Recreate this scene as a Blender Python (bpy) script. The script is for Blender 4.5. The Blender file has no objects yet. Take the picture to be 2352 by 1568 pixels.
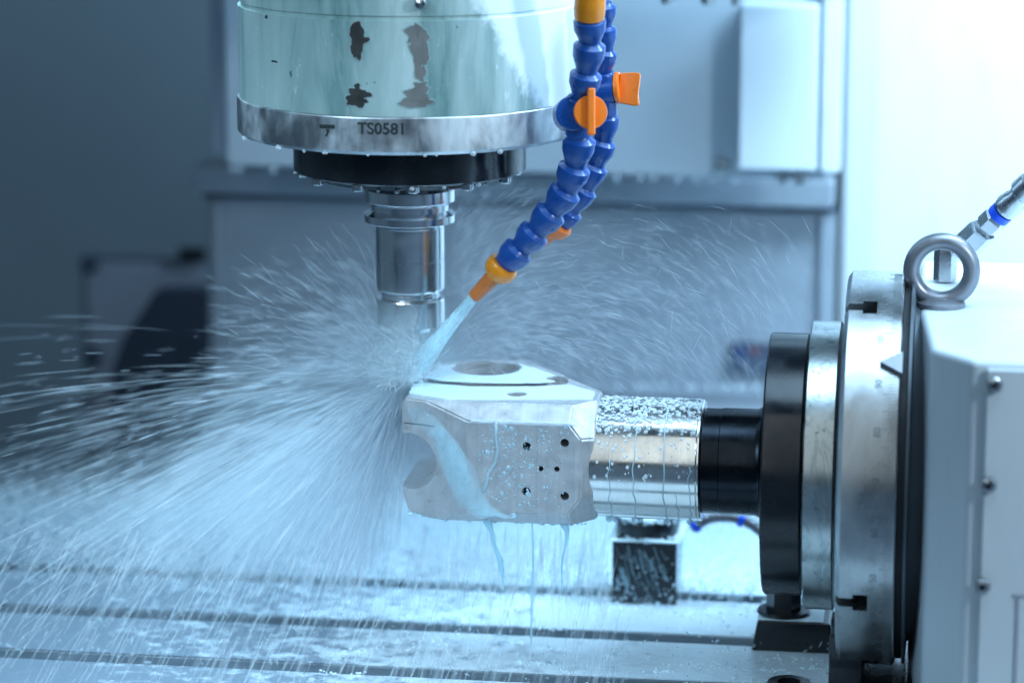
import bpy, bmesh, math, random
from mathutils import Vector, Matrix, noise
R_ = math.radians
random.seed(7)
sc = bpy.context.scene
COL = sc.collection

# ------------------------------------------------------------------ camera
PITCH, YAW, DIST, PXM = 12.3, 8.4, 2.1, .302e-3
_p, _y = R_(PITCH), R_(YAW)
FW = Vector((-math.sin(_y)*math.cos(_p), math.cos(_y)*math.cos(_p), -math.sin(_p)))
RT = Vector((math.cos(_y), math.sin(_y), 0)); UP = RT.cross(FW)
CAM = -FW*DIST
FPX = DIST/PXM
cd = bpy.data.cameras.new('camera'); cam = bpy.data.objects.new('camera', cd); COL.objects.link(cam)
cam.location = CAM
cam.rotation_euler = Matrix((RT, UP, -FW)).transposed().to_euler()
cd.sensor_width = 36; cd.lens = 36*FPX/2352
cd.clip_start = .05; cd.clip_end = 30
cd.dof.use_dof = True; cd.dof.focus_distance = DIST-.03; cd.dof.aperture_fstop = 3.0; cd.dof.aperture_blades = 9
sc.camera = cam
# ------------------------------------------------------------------ world, light, exposure
W = bpy.data.worlds.new('World'); sc.world = W; W.use_nodes = True
bgn = W.node_tree.nodes['Background']; bgn.inputs[0].default_value = (.20, .40, .66, 1); bgn.inputs[1].default_value = .11
sc.view_settings.view_transform = 'Standard'; sc.view_settings.look = 'None'
sc.view_settings.exposure = .10; sc.view_settings.gamma = 1
sc.render.engine = 'CYCLES'
sc.cycles.transparent_max_bounces = 48; sc.cycles.max_bounces = 8; sc.cycles.volume_bounces = 1
sc.cycles.use_denoising = True
sc.cycles.caustics_reflective = False; sc.cycles.caustics_refractive = False
sc.cycles.sample_clamp_indirect = 6
sc.cycles.volume_step_rate = 1.0; sc.cycles.volume_max_steps = 64

def area(name, loc, target, sx, sy, power, color, spread=180):
    l = bpy.data.lights.new(name, 'AREA'); l.shape = 'RECTANGLE'; l.size = sx; l.size_y = sy
    l.energy = power; l.color = color; l.spread = R_(spread)
    o = bpy.data.objects.new(name, l); COL.objects.link(o)
    o.location = loc
    o.rotation_euler = (Vector(target)-Vector(loc)).to_track_quat('-Z', 'Y').to_euler()
    return o
CW = (.50, .78, 1.0)
area('work_lamp_right', (.80, .22, .84), (.34, .28, -.1), .10, .50, 13, (.44, .71, 1.0))
area('work_lamp_back', (.60, .10, .72), (.68, .9, -.1), .5, .2, 9.5, (.50, .78, 1.0), 120)
area('ceiling_lamp', (.42, -.16, 1.05), (.20, .08, -.15), .80, .80, 7, (.48, .75, 1.0), 130)
area('work_lamp_front', (1.10, -.62, .56), (.0, 0, -.1), .10, .24, 8.5, (.66, .85, 1.0))
area('room_light_panel', (-.15, -2.6, 1.55), (.0, 0, -.05), .55, 2.9, 6.0, (.84, .95, .98))  # added panel standing in for the room, narrowed to suit the shank's reflection
area('spray_backlight', (-.40, .24, .80), (-.22, -.02, -.12), .30, .12, 1.5, (.46, .76, 1.0), 60)  # added backlight to brighten the spray, no real fitting here
area('spray_fill', (-.62, -.95, .62), (-.17, 0, -.14), .25, .5, 1.05, (.52, .78, 1.0), 38)  # added fill for the viewer's side of the spray, no real source

# ------------------------------------------------------------------ helpers
def at(px, py, X=None, Y=None, Z=None):
    d = FW*FPX + RT*(px-1176) - UP*(py-784)
    i, v = (0, X) if X is not None else ((1, Y) if Y is not None else (2, Z))
    return CAM + d*((v-CAM[i])/d[i])

def add_shape(bm, other):
    me = bpy.data.meshes.new('t'); other.to_mesh(me); bm.from_mesh(me); bpy.data.meshes.remove(me); other.free()

def box(c, s, bevel=0, seg=2, rot=None):
    b = bmesh.new(); bmesh.ops.create_cube(b, size=1)
    bmesh.ops.scale(b, vec=s, verts=b.verts)
    if bevel: bmesh.ops.bevel(b, geom=b.edges[:], offset=bevel, segments=seg, affect='EDGES', profile=.5)
    if rot: bmesh.ops.rotate(b, matrix=rot, verts=b.verts)
    bmesh.ops.translate(b, vec=c, verts=b.verts)
    return b

def boxr(x0, x1, y0, y1, z0, z1, bevel=0, seg=2):
    return box(((x0+x1)/2, (y0+y1)/2, (z0+z1)/2), (abs(x1-x0), abs(y1-y0), abs(z1-z0)), bevel, seg)

def lathe(prof, n=64, axis='Z', center=(0, 0, 0), closed=True):
    """prof: list of (radius, height) along the axis"""
    b = bmesh.new(); rings = []
    for r, h in prof:
        if r < 1e-6: rings.append([b.verts.new((0, 0, h))])
        else: rings.append([b.verts.new((r*math.cos(2*math.pi*i/n), r*math.sin(2*math.pi*i/n), h)) for i in range(n)])
    for a, c in zip(rings, rings[1:]):
        for i in range(n):
            j = (i+1) % n
            if len(a) == 1 and len(c) == 1: continue
            if len(a) == 1: b.faces.new((a[0], c[j], c[i]))
            elif len(c) == 1: b.faces.new((a[i], a[j], c[0]))
            else: b.faces.new((a[i], a[j], c[j], c[i]))
    if closed:
        for rg, fl in ((rings[0], True), (rings[-1], False)):
            if len(rg) > 1: b.faces.new(rg[::-1] if fl else rg)
    bmesh.ops.recalc_face_normals(b, faces=b.faces)
    if axis == 'X': bmesh.ops.rotate(b, matrix=Matrix.Rotation(R_(90), 3, 'Y'), verts=b.verts)
    elif axis == 'Y': bmesh.ops.rotate(b, matrix=Matrix.Rotation(R_(-90), 3, 'X'), verts=b.verts)
    elif isinstance(axis, Vector):
        bmesh.ops.rotate(b, matrix=axis.to_track_quat('Z', 'Y').to_matrix(), verts=b.verts)
    bmesh.ops.translate(b, vec=center, verts=b.verts)
    return b

def tube(pts, rad, n=16, cap=True):
    b = bmesh.new(); rings = []
    pts = [Vector(p) for p in pts]
    if not hasattr(rad, '__len__'): rad = [rad]*len(pts)
    t0 = (pts[1]-pts[0]).normalized(); ref = Vector((0, 0, 1)) if abs(t0.z) < .9 else Vector((1, 0, 0))
    u = t0.cross(ref).normalized()
    for i, p in enumerate(pts):
        t = (pts[min(i+1, len(pts)-1)]-pts[max(i-1, 0)]).normalized()
        u = (u-t*u.dot(t)).normalized(); v = t.cross(u)
        rings.append([b.verts.new(p+(u*math.cos(2*math.pi*k/n)+v*math.sin(2*math.pi*k/n))*rad[i]) for k in range(n)])
    for a, c in zip(rings, rings[1:]):
        for k in range(n): b.faces.new((a[k], a[(k+1) % n], c[(k+1) % n], c[k]))
    if cap: b.faces.new(rings[0][::-1]); b.faces.new(rings[-1])
    bmesh.ops.recalc_face_normals(b, faces=b.faces)
    return b

def prism(poly, lo, hi, plane='XY', bevel=0, seg=2):
    """poly in two axes, extruded along the third"""
    b = bmesh.new()
    def mk(a, c, h):
        return {'XY': (a, c, h), 'XZ': (a, h, c), 'YZ': (h, a, c)}[plane]
    v0 = [b.verts.new(mk(a, c, lo)) for a, c in poly]; v1 = [b.verts.new(mk(a, c, hi)) for a, c in poly]
    n = len(poly)
    b.faces.new(v0); b.faces.new(v1[::-1])
    for i in range(n): b.faces.new((v0[i], v0[(i+1) % n], v1[(i+1) % n], v1[i]))
    bmesh.ops.recalc_face_normals(b, faces=b.faces)
    if bevel: bmesh.ops.bevel(b, geom=b.edges[:], offset=bevel, segments=seg, affect='EDGES', profile=.5)
    return b

def obj(name, bm, mat, parent=None, smooth=40, loc=None):
    me = bpy.data.meshes.new(name)
    if isinstance(bm, bpy.types.Mesh): me = bm
    else: bm.to_mesh(me); bm.free()
    if smooth:
        me.polygons.foreach_set('use_smooth', [True]*len(me.polygons))
        me.set_sharp_from_angle(angle=R_(smooth))
    if mat: me.materials.clear(); me.materials.append(mat)
    o = bpy.data.objects.new(name, me); COL.objects.link(o)
    if smooth and smooth < 100 and len(me.polygons) < 20000:
        w = o.modifiers.new('normals', 'WEIGHTED_NORMAL'); w.keep_sharp = True
    if parent is not None:
        o.parent = parent
        o.matrix_parent_inverse = parent.matrix_basis.inverted()
    return o

def tag(o, label=None, cat=None, group=None, kind=None):
    if label: o['label'] = label
    if cat: o['category'] = cat
    if group: o['group'] = group
    if kind: o['kind'] = kind
    return o

def empty(name, loc, label, cat, group=None):
    e = bpy.data.objects.new(name, None); COL.objects.link(e); e.location = loc; e.empty_display_size = .02
    return tag(e, label, cat, group)

def carve(bm, cutters, op='DIFFERENCE'):
    """boolean the cutters out of bm, returns a mesh"""
    def tmp(b):
        me = bpy.data.meshes.new('tmp'); b.to_mesh(me); b.free()
        o = bpy.data.objects.new('tmp', me); COL.objects.link(o); return o
    base = tmp(bm)
    for c in cutters:
        co = tmp(c)
        m = base.modifiers.new('b', 'BOOLEAN'); m.operation = op; m.solver = 'EXACT'; m.object = co
        dg = bpy.context.evaluated_depsgraph_get(); dg.update()
        me = bpy.data.meshes.new_from_object(base.evaluated_get(dg))
        base.modifiers.clear(); old = base.data; base.data = me
        bpy.data.meshes.remove(old); cm = co.data; bpy.data.objects.remove(co); bpy.data.meshes.remove(cm)
    me = base.data; bpy.data.objects.remove(base)
    return me

def text_mesh(s, size, depth=.0002, bold=.02):
    cu = bpy.data.curves.new('t', 'FONT'); cu.body = s; cu.size = size; cu.align_x = 'CENTER'; cu.align_y = 'CENTER'; cu.extrude = depth; cu.offset = size*bold
    o = bpy.data.objects.new('t', cu); COL.objects.link(o)
    dg = bpy.context.evaluated_depsgraph_get(); dg.update()
    me = bpy.data.meshes.new_from_object(o.evaluated_get(dg))
    bpy.data.objects.remove(o); bpy.data.curves.remove(cu)
    b = bmesh.new(); b.from_mesh(me); bpy.data.meshes.remove(me)
    return b

# ------------------------------------------------------------------ materials
class NT:
    def __init__(s, name):
        s.m = bpy.data.materials.new(name); s.m.use_nodes = True; s.t = s.m.node_tree
        s.b = s.t.nodes['Principled BSDF']; s.out = s.t.nodes['Material Output']
        s.tc = s.t.nodes.new('ShaderNodeTexCoord')
    def n(s, typ, **kw):
        x = s.t.nodes.new(typ)
        for k, v in kw.items(): setattr(x, k, v)
        return x
    def l(s, a, b): s.t.links.new(a, b)
    def noise(s, scale, detail=4, rough=.55, stretch=(1, 1, 1), dist=0, coord='Object'):
        mp = s.n('ShaderNodeMapping'); mp.inputs['Scale'].default_value = stretch
        s.l(s.tc.outputs[coord], mp.inputs[0])
        x = s.n('ShaderNodeTexNoise'); x.inputs['Scale'].default_value = scale; x.inputs['Detail'].default_value = detail
        x.inputs['Roughness'].default_value = rough; x.inputs['Distortion'].default_value = dist
        s.l(mp.outputs[0], x.inputs['Vector'])
        return x.outputs['Fac']
    def ramp(s, fac, stops, interp='LINEAR'):
        x = s.n('ShaderNodeValToRGB'); x.color_ramp.interpolation = interp
        e = x.color_ramp.elements
        while len(e) < len(stops): e.new(.5)
        for k, (p, c) in enumerate(stops):
            e[k].position = p; e[k].color = (c, c, c, 1) if not hasattr(c, '__len__') else (*c, 1)
        s.l(fac, x.inputs[0]); return x.outputs[0]
    def mix(s, fac, a, b):
        x = s.n('ShaderNodeMix', data_type='RGBA')
        for sock, v in ((x.inputs[0], fac), (x.inputs[6], a), (x.inputs[7], b)):
            if hasattr(v, 'links') or hasattr(v, 'is_linked'): s.l(v, sock)
            elif hasattr(v, '__len__'): sock.default_value = (*v, 1)
            else: sock.default_value = v
        return x.outputs[2]
    def math(s, op, a, b=0):
        x = s.n('ShaderNodeMath', operation=op)
        for sock, v in ((x.inputs[0], a), (x.inputs[1], b)):
            if hasattr(v, 'is_linked'): s.l(v, sock)
            else: sock.default_value = v
        return x.outputs[0]
    def bump(s, h, strength=.3, dist=.001):
        x = s.n('ShaderNodeBump'); x.inputs['Strength'].default_value = strength; x.inputs['Distance'].default_value = dist
        s.l(h, x.inputs['Height']); s.l(x.outputs[0], s.b.inputs['Normal']); return x
    def col(s, v): s.setin('Base Color', v)
    def rough(s, v): s.setin('Roughness', v)
    def metal(s, v): s.setin('Metallic', v)
    def setin(s, nm, v):
        if hasattr(v, 'is_linked'): s.l(v, s.b.inputs[nm])
        elif hasattr(v, '__len__'): s.b.inputs[nm].default_value = (*v, 1)
        else: s.b.inputs[nm].default_value = v

def simple(name, color, rough=.5, metal=0, nscale=60, var=.12, bump=.05, stretch=(1, 1, 1), rvar=.1, coat=0):
    k = NT(name)
    f = k.noise(nscale, 5, .6, stretch)
    k.col(k.mix(f, [c*(1-var) for c in color], [min(1, c*(1+var)) for c in color]))
    k.rough(k.ramp(f, [(.3, max(.02, rough-rvar)), (.7, min(1, rough+rvar))])); k.metal(metal)
    if bump: k.bump(k.noise(nscale*3, 3, .6, stretch), bump, .0006)
    if coat: k.setin('Coat Weight', coat); k.setin('Coat Roughness', .08)
    return k.m

M = {}
# milky coolant film / foam
def coolant_mat(name, c=(.62, .84, .90), alpha=1, rough=.18):
    k = NT(name); k.col(c); k.rough(rough)
    k.setin('Subsurface Weight', .0); k.setin('Specular IOR Level', .6)
    if alpha < 1: k.setin('Alpha', alpha)
    return k.m
M['coolant'] = coolant_mat('milky_coolant', (.74, .90, .95))
M['run'] = coolant_mat('coolant_run', (.55, .80, .90), .48, .08)
M['drop'] = coolant_mat('coolant_drop', (.84, .94, 1.0), .42, .04)
M['trickle'] = coolant_mat('coolant_trickle', (.34, .66, .78), .52, .08)
k = NT('coolant_sheet'); k.col((.58, .86, .96)); k.rough(.06)
at_ = k.n('ShaderNodeAttribute', attribute_name='thickness')
k.setin('Alpha', k.math('MULTIPLY', at_.outputs['Fac'], k.ramp(k.noise(60, 4, .6, (1, 1, .35), .4), [(.3, .12), (.7, .62)])))
k.bump(k.noise(90, 3, .5, (1, 1, .3), .3), .4, .001); M['sheet'] = k.m

def spray_mat(name, c, alpha):
    k = NT(name)
    d = k.n('ShaderNodeBsdfDiffuse'); d.inputs[0].default_value = (*c, 1)
    tl = k.n('ShaderNodeBsdfTranslucent'); tl.inputs[0].default_value = (*c, 1)
    tr = k.n('ShaderNodeBsdfTransparent')
    m1 = k.n('ShaderNodeMixShader'); m1.inputs[0].default_value = .5; k.l(d.outputs[0], m1.inputs[1]); k.l(tl.outputs[0], m1.inputs[2])
    m2 = k.n('ShaderNodeMixShader'); m2.inputs[0].default_value = alpha; k.l(tr.outputs[0], m2.inputs[1]); k.l(m1.outputs[0], m2.inputs[2])
    k.l(m2.outputs[0], k.out.inputs['Surface']); return k.m
M['spray'] = spray_mat('spray_water', (.90, .95, 1.0), .30)
M['spray_soft'] = spray_mat('spray_water_thin', (.90, .97, 1.0), .155)
M['foam'] = spray_mat('foam_water', (.80, .95, 1.0), .4)

# worn mint paint with dried coolant runs and rust-dark chips (housing)
k = NT('worn_mint_paint')
runs = k.noise(26, 6, .62, (1, 1, .13), .6)
blot = k.noise(11, 5, .6, (1, 1, .5))
fine = k.noise(140, 5, .7, (1, 1, .35))
c1 = k.mix(k.ramp(runs, [(.36, 0), (.62, 1)]), (.15, .27, .26), (.50, .62, .60))
c2 = k.mix(k.ramp(blot, [(.42, 0), (.62, 1)]), c1, (.33, .45, .43))
c3 = k.mix(k.ramp(fine, [(.63, 0), (.75, .8)]), c2, (.78, .90, .92))
spk = k.noise(75, 3, .5, (1, 1, .8)); c4 = k.mix(k.ramp(spk, [(.70, 0), (.725, 1)]), c3, (.03, .10, .09))
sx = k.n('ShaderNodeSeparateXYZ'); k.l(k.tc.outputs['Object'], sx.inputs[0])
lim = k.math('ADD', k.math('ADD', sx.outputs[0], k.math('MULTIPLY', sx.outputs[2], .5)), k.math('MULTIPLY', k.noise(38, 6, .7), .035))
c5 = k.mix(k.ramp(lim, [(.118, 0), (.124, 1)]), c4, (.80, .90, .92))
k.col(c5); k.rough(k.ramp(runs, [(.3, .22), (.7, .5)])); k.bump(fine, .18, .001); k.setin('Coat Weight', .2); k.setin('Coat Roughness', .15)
M['housing'] = k.m
# dull machined steel band, blotchy with coolant residue
k = NT('stained_steel'); f = k.noise(18, 6, .6, (1, 1, .7), .4); g = k.noise(120, 4, .7, (1, 1, .3))
k.col(k.mix(k.ramp(f, [(.40, 0), (.60, 1)]), (.30, .32, .34), (.82, .86, .88))); k.metal(k.ramp(f, [(.45, 1), (.7, .45)]))
k.rough(k.ramp(g, [(.3, .32), (.7, .52)])); k.bump(g, .08, .0006); M['stained'] = k.m
# turned steel: faint rings round the vertical axis
def turned(name, base=(.62, .64, .66), rough=.14, stretch=(2, 2, 260), bs=.03):
    k = NT(name); f = k.noise(3, 3, .5, stretch); g = k.noise(60, 4, .6)
    k.col(k.mix(f, [c*.86 for c in base], base)); k.metal(1); k.rough(k.ramp(g, [(.3, rough*.7), (.7, rough*1.5)]))
    k.bump(f, bs, .0004); return k.m
M['turned_z'] = turned('turned_steel_holder', (.80, .82, .84), .17)
M['turned_x'] = turned('polished_shank_steel', (.78, .77, .74), .17, (260, 2, 2), .02)
M['dark_steel'] = simple('dark_wet_steel', (.022, .026, .032), .24, .55, 40, .5, .06, rvar=.12, coat=.3)
M['black_oxide'] = simple('black_oxide_steel', (.008, .010, .014), .22, .05, 30, .5, .04, rvar=.12)
M['drum'] = simple('grimy_dark_steel', (.10, .12, .14), .4, .4, 30, .4, .05, (1, 1, .4))
for n_ in ('black_oxide',): M[n_].node_tree.nodes['Principled BSDF'].inputs['Specular IOR Level'].default_value = .5
M['black_turned'] = turned('black_turned_steel', (.020, .024, .030), .22, (240, 2, 2), .08)
M['blue_plastic'] = simple('blue_hose_plastic', (.006, .065, .29), .34, 0, 70, .18, .03, coat=.25)
M['orange_plastic'] = simple('orange_plastic', (.92, .20, .012), .36, 0, 70, .10, .03, coat=.2)
M['orange_dull'] = simple('worn_orange_plastic', (.62, .17, .035), .45, 0, 50, .3, .05)
M['amber'] = simple('amber_plastic', (.80, .26, .01), .3, 0, 50, .25, .05, coat=.3)
k = NT('white_enamel'); f = k.noise(5, 6, .65, (1, 1, .35), .6); g = k.noise(45, 4, .7, (1, 1, .3))
k.col(k.mix(k.ramp(f, [(.50, 0), (.72, .5)]), k.mix(k.ramp(g, [(.60, 0), (.75, .5)]), (.64, .70, .74), (.50, .58, .62)), (.46, .54, .58))); k.rough(k.ramp(f, [(.3, .25), (.7, .5)])); k.bump(g, .03, .0006)
M['white_paint'] = k.m
M['grey_paint'] = simple('grey_enamel', (.40, .43, .50), .4, 0, 9, .06, .01)
M['pale_paint'] = simple('pale_blue_grey_enamel', (.44, .50, .55), .4, 0, 9, .05, .01)
M['plate_grey'] = simple('grey_sheet_metal', (.29, .33, .375), .42, .2, 14, .12, .03, (1, 1, 3))
M['wall_paint'] = simple('enclosure_paint', (.22, .27, .30), .5, 0, 4, .1, .01)
M['wall_dark'] = simple('navy_plastic', (.06, .08, .12), .5, 0, 8, .2, .02)
M['rubber'] = simple('black_rubber', (.012, .014, .018), .6, 0, 60, .3, .05)
M['hole'] = simple('dark_bore', (.008, .009, .011), .5, .2, 60, .3, 0)
M['ink'] = simple('engraved_ink', (.012, .020, .022), .6, 0, 80, .3, 0)
M['ink_soft'] = simple('worn_scale_ink', (.17, .20, .21), .5, .3, 80, .4, 0)
M['zinc'] = simple('zinc_plated_steel', (.52, .54, .56), .26, 1, 60, .15, .05)
M['zinc_dull'] = simple('dull_forged_steel', (.26, .27, .30), .38, .7, 60, .15, .1)
M['blue_ring'] = simple('bright_blue_plastic', (.01, .10, .85), .3, 0, 50, .1, 0)
M['hose_rubber'] = simple('grey_braided_hose', (.34, .37, .42), .4, .4, 220, .3, .2)
M['red'] = simple('dark_red_enamel', (.10, .035, .055), .4, 0, 50, .2, 0)
M['scar_dark'] = simple('bare_rusty_iron', (.035, .034, .032), .5, .2, 90, .5, .25)
M['chip_rim'] = simple('broken_paint_edge', (.30, .40, .40), .6, 0, 160, .4, .3)
M['scar_grey'] = simple('bare_grey_primer', (.20, .20, .19), .5, .2, 70, .35, .25)
# milled aluminium with tool marks
k = NT('milled_aluminium'); w = k.noise(3, 4, .55, (130, 1.5, 1.5)); g = k.noise(90, 5, .65); b_ = k.noise(9, 3, .5)
mo = k.noise(230, 4, .7); m2 = k.noise(24, 4, .6, (1, 1, .4))
k.col(k.mix(k.ramp(k.math('MULTIPLY', mo, m2), [(.22, 0), (.36, .28)]), k.mix(w, (.54, .54, .55), (.80, .80, .81)), (.34, .35, .36))); k.metal(.65); k.rough(k.ramp(g, [(.3, .26), (.7, .5)]))
k.bump(k.math('ADD', k.math('MULTIPLY', w, .6), g), .07, .0006); M['alu'] = k.m
# faceplate steel, satin with residue
k = NT('satin_faceplate_steel'); g = k.noise(22, 6, .62, (1, 1, .4), .5); w = k.noise(3, 3, .5, (200, 2, 2))
k.col(k.mix(k.ramp(g, [(.40, 0), (.62, 1)]), (.38, .40, .41), (.62, .65, .66))); k.metal(.95); k.rough(k.ramp(g, [(.35, .22), (.65, .38)]))
k.bump(w, .04, .0005); M['faceplate'] = k.m
k = NT('streaked_adapter_steel'); g = k.noise(38, 6, .7, (1, 1, .22), 1.2); s2 = k.noise(160, 4, .6)
cc = k.mix(k.ramp(g, [(.49, 0), (.53, 1), (.57, 0)]), (.50, .54, .54), (.34, .40, .40))
k.col(k.mix(k.ramp(s2, [(.62, 0), (.7, 1)]), cc, (.15, .2, .2))); k.metal(.9); k.rough(.24); M['adapter'] = k.m
# wet machine table
k = NT('wet_table_iron'); a = k.noise(62, 7, .74, (1, 1.3, 1), .3); b2 = k.noise(7, 4, .5)
xyz = k.n('ShaderNodeSeparateXYZ'); k.l(k.tc.outputs['Object'], xyz.inputs[0])
fade = k.math('MULTIPLY', xyz.outputs[0], .85)        # tone weighted pale to the right, dark to the left
thr = k.math('ADD', k.math('ADD', a, k.math('MULTIPLY', b2, .3)), fade)
wet = k.ramp(thr, [(.48, 0), (.66, 1)])
k.col(k.mix(wet, (.17, .22, .27), (.68, .80, .86))); k.rough(k.ramp(wet, [(0, .45), (1, .2)]))
k.bump(k.noise(95, 6, .7, (1, 1.2, 1), .3), .5, .0016); M['table'] = k.m
M['slot_pool'] = simple('murky_slot_coolant', (.17, .235, .28), .2, 0, 30, .25, .3, (1, 3, 3))
M['slot'] = simple('slot_iron', (.20, .25, .29), .4, .4, 40, .4, .1, (1, 4, 4))

# ================================================================== SETTING
ZT = -.230                       # table top
AX = (0, -.080)                  # rotary axis: y, z
# back of the enclosure
o = obj('enclosure_wall', boxr(-1.6, 1.6, 1.10, 1.14, -.9, 1.3), M['wall_paint'], smooth=0); tag(o, kind='structure')
o = obj('chip_tray', boxr(-1.6, 1.6, -1.25, 1.10, -.62, -.60), M['plate_grey'], smooth=0); tag(o, kind='structure')
o = obj('side_wall', prism([(at(1938, 500, Y=.80).x, .80), (at(1938, 500, Y=.80).x+.03, .80), (1.35, 1.09), (1.32, 1.09)], -.6, 1.2), M['white_paint'], smooth=0); tag(o, kind='structure')

o = obj('side_wall', boxr(1.33, 1.36, -1.25, .80, -.6, 1.2), M['white_paint'], smooth=0); tag(o, kind='structure')
o = obj('side_wall', boxr(-1.36, -1.33, -1.25, 1.09, -.6, 1.2), M['wall_paint'], smooth=0); tag(o, kind='structure')
o = obj('apron_reflector', boxr(-1.32, 1.32, -1.25, -1.22, -.6, -.12), M['plate_grey'], smooth=0); tag(o, kind='structure')  # unseen sheet, added to give the tool holder something to reflect

# machine table with T-slots
bm = bmesh.new()
slots = [.166, .0625, -.041, -.146]; sw = .0205
edges = [.34] + [v for s in slots for v in (s+sw/2, s-sw/2)] + [-.26]
table = empty('machine_table', (0, 0, ZT), 'wet cast iron machine table with long T-slots flooded with milky coolant', 'machine table')
for a, b_ in zip(edges[0::2], edges[1::2]):
    obj('table_land', boxr(-.75, .75, b_, a, ZT-.016, ZT-.0006, .0012, 2), M['slot'], table)
    n_ = 260; top = [(-.75+1.5*i/n_, a-.0010+.0003*noise.noise(Vector((i*.3, a*50, 0)))+.0007*noise.noise(Vector((i*.06, a*50, 7)))) for i in range(n_+1)]
    bot = [(-.75+1.5*i/n_, b_+.0008+.0003*noise.noise(Vector((i*.3, b_*50, 3)))-.0007*noise.noise(Vector((i*.06, b_*50, 9)))) for i in range(n_+1)]
    wf = prism(bot+top[::-1], ZT-.0005, ZT+.0004)
    bmesh.ops.triangulate(wf, faces=[f for f in wf.faces if len(f.verts) > 4])
    tag(obj('wet_film', wf, M['table'], table, 30), kind='stuff')
obj('table_bed', boxr(-.75, .75, -.26, .34, ZT-.10, ZT-.0165), M['slot'], table, 0)
for s in slots:
    obj('slot_floor', boxr(-.75, .75, s-.0115, s+.0115, ZT-.0160, ZT-.0075), M['slot_pool'], table, 0)
tag(table, kind='structure'); del table['category']

# panels behind the spindle
YB = .62
def wx(px, y=YB, py=450): return at(px, py, Y=y).x
def wz(py, y=YB, px=1200): return at(px, py, Y=y).z
col_cover = empty('column_cover', (wx(1200), YB, 0), 'wide grey sheet metal column cover behind the spindle with a folded top rail', 'column cover')
obj('lower_plate', boxr(wx(472), wx(1922), YB, YB+.012, wz(905), wz(470), .002), M['plate_grey'], col_cover)
obj('fold_rail', boxr(wx(462), wx(1918), YB-.03, YB+.01, wz(450), wz(386), .004), M['plate_grey'], col_cover)
obj('recess_strip', boxr(wx(468), wx(1920), YB-.004, YB+.008, wz(470)+.0005, wz(450)-.0005), M['wall_dark'], col_cover)
obj('lower_lip', boxr(wx(472), wx(1922), YB-.022, YB+.006, wz(930), wz(905)-.0006, .003), M['plate_grey'], col_cover)
for px in (500, 1895):
    obj('side_flange', boxr(wx(px-8), wx(px+8), YB-.008, YB-.0005, wz(900), wz(475), .002), M['plate_grey'], col_cover)
way = empty('way_cover', (wx(1200), YB, -.2), 'pale telescopic way cover behind the machine table', 'way cover')
wl = wx(476)
obj('cover_plate', boxr(wl-.01, .75, .348, .46, -.50, -.237, .003), M['plate_grey'], way)
obj('cover_plate', boxr(wl, .75, .4606, .56, -.50, -.225, .003), M['plate_grey'], way)
obj('cover_plate', boxr(wl+.004, .75, .5606, .70, -.50, -.2125, .003), M['plate_grey'], way)

YH = .50
head = empty('headstock_cover', (wx(1200, YH), YH, .2), 'big pale painted headstock cover plate above the grey column cover', 'cover plate')
obj('front_plate', boxr(wx(515, YH, 200), wx(1905, YH, 200), YH, YH+.015, wz(398, YH), .48, .004), M['pale_paint'], head)
obj('edge_post', boxr(wx(468, YH, 200), wx(500, YH, 200), YH+.02, YH+.05, wz(375, YH), .48, .004), M['grey_paint'], head)
obj('raised_panel', boxr(wx(1698, YH-.03, 200), wx(1878, YH-.03, 200), YH-.03, YH-.0006, wz(392, YH-.03, 1780), wz(12, YH-.03, 1780), .0022, 3), M['white_paint'], head)
obj('side_strip', boxr(wx(1888, YH-.02, 200), wx(1934, YH-.02, 200), YH-.02, YH-.001, wz(390, YH, 1900), .48, .003), M['white_paint'], head)
def screw(name, p, r, parent=None, mat='zinc', drop=True, h=.006):
    b = lathe([(0, -h), (r*.35, -h), (r*.8, -h*.86), (r, -h*.5), (r, 0)], 20, 'Y', p)
    o = obj(name, b, M[mat], parent)
    if drop: obj('hex_socket', lathe([(0, -h-.0004), (r*.42, -h-.0004), (r*.42, -h*.4)], 6, 'Y', p), M['hole'], o, 0)
    return o
for px, py in ((1660, 374), (1800, 400), (1840, 402)):
    screw('screw_head', at(px, py+10, Y=YH-.0005), .0062, head)
for px in (1535, 1628, 970):
    p = at(px, 6, Y=.34); 
# overhanging lip of the spindle carrier right at the top of the frame
carrier = empty('spindle_carrier', (0, .36, .36), 'underside lip of the spindle carrier casting with small cap screws at the very top', 'casting')
zc = wz(-12, .34)
obj('carrier_lip', boxr(wx(130, .34, 0), wx(1940, .34, 0), .34, .42, zc, zc+.08, .004), M['white_paint'], carrier)
for px, r in ((1535, .006), (1626, .006), (324, .005), (272, .004), (1690, .004)):
    p = at(px, 0, Y=.36); obj('cap_screw', lathe([(0, -.0085), (r*.7, -.008), (r, -.0055), (r, .0)], 20, 'Z', (p.x, .36, zc-.0002)), M['zinc'], carrier)

# drops hanging along folded edges behind
bm = bmesh.new()
for px, py, yy in [(x+random.uniform(-12, 12), 409+.023*(x-1400), YH) for x in list(range(1380, 1700, 44))+[1820, 1500, 545, 560, 630]] + [(x+random.uniform(-9, 9), 889, YB-.02) for x in range(1240, 1760, 24)]:
    p = at(px, py, Y=yy-.003); r = random.uniform(.0011, .0029)
    d = bmesh.new(); bmesh.ops.create_icosphere(d, subdivisions=2, radius=r); bmesh.ops.scale(d, vec=(1, 1, 1.2), verts=d.verts); bmesh.ops.translate(d, vec=p, verts=d.verts); add_shape(bm, d)
tag(obj('hanging_drops', bm, M['drop']), 'coolant drops hanging from the folded edges of the rear covers', 'drops', kind='stuff')

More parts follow.
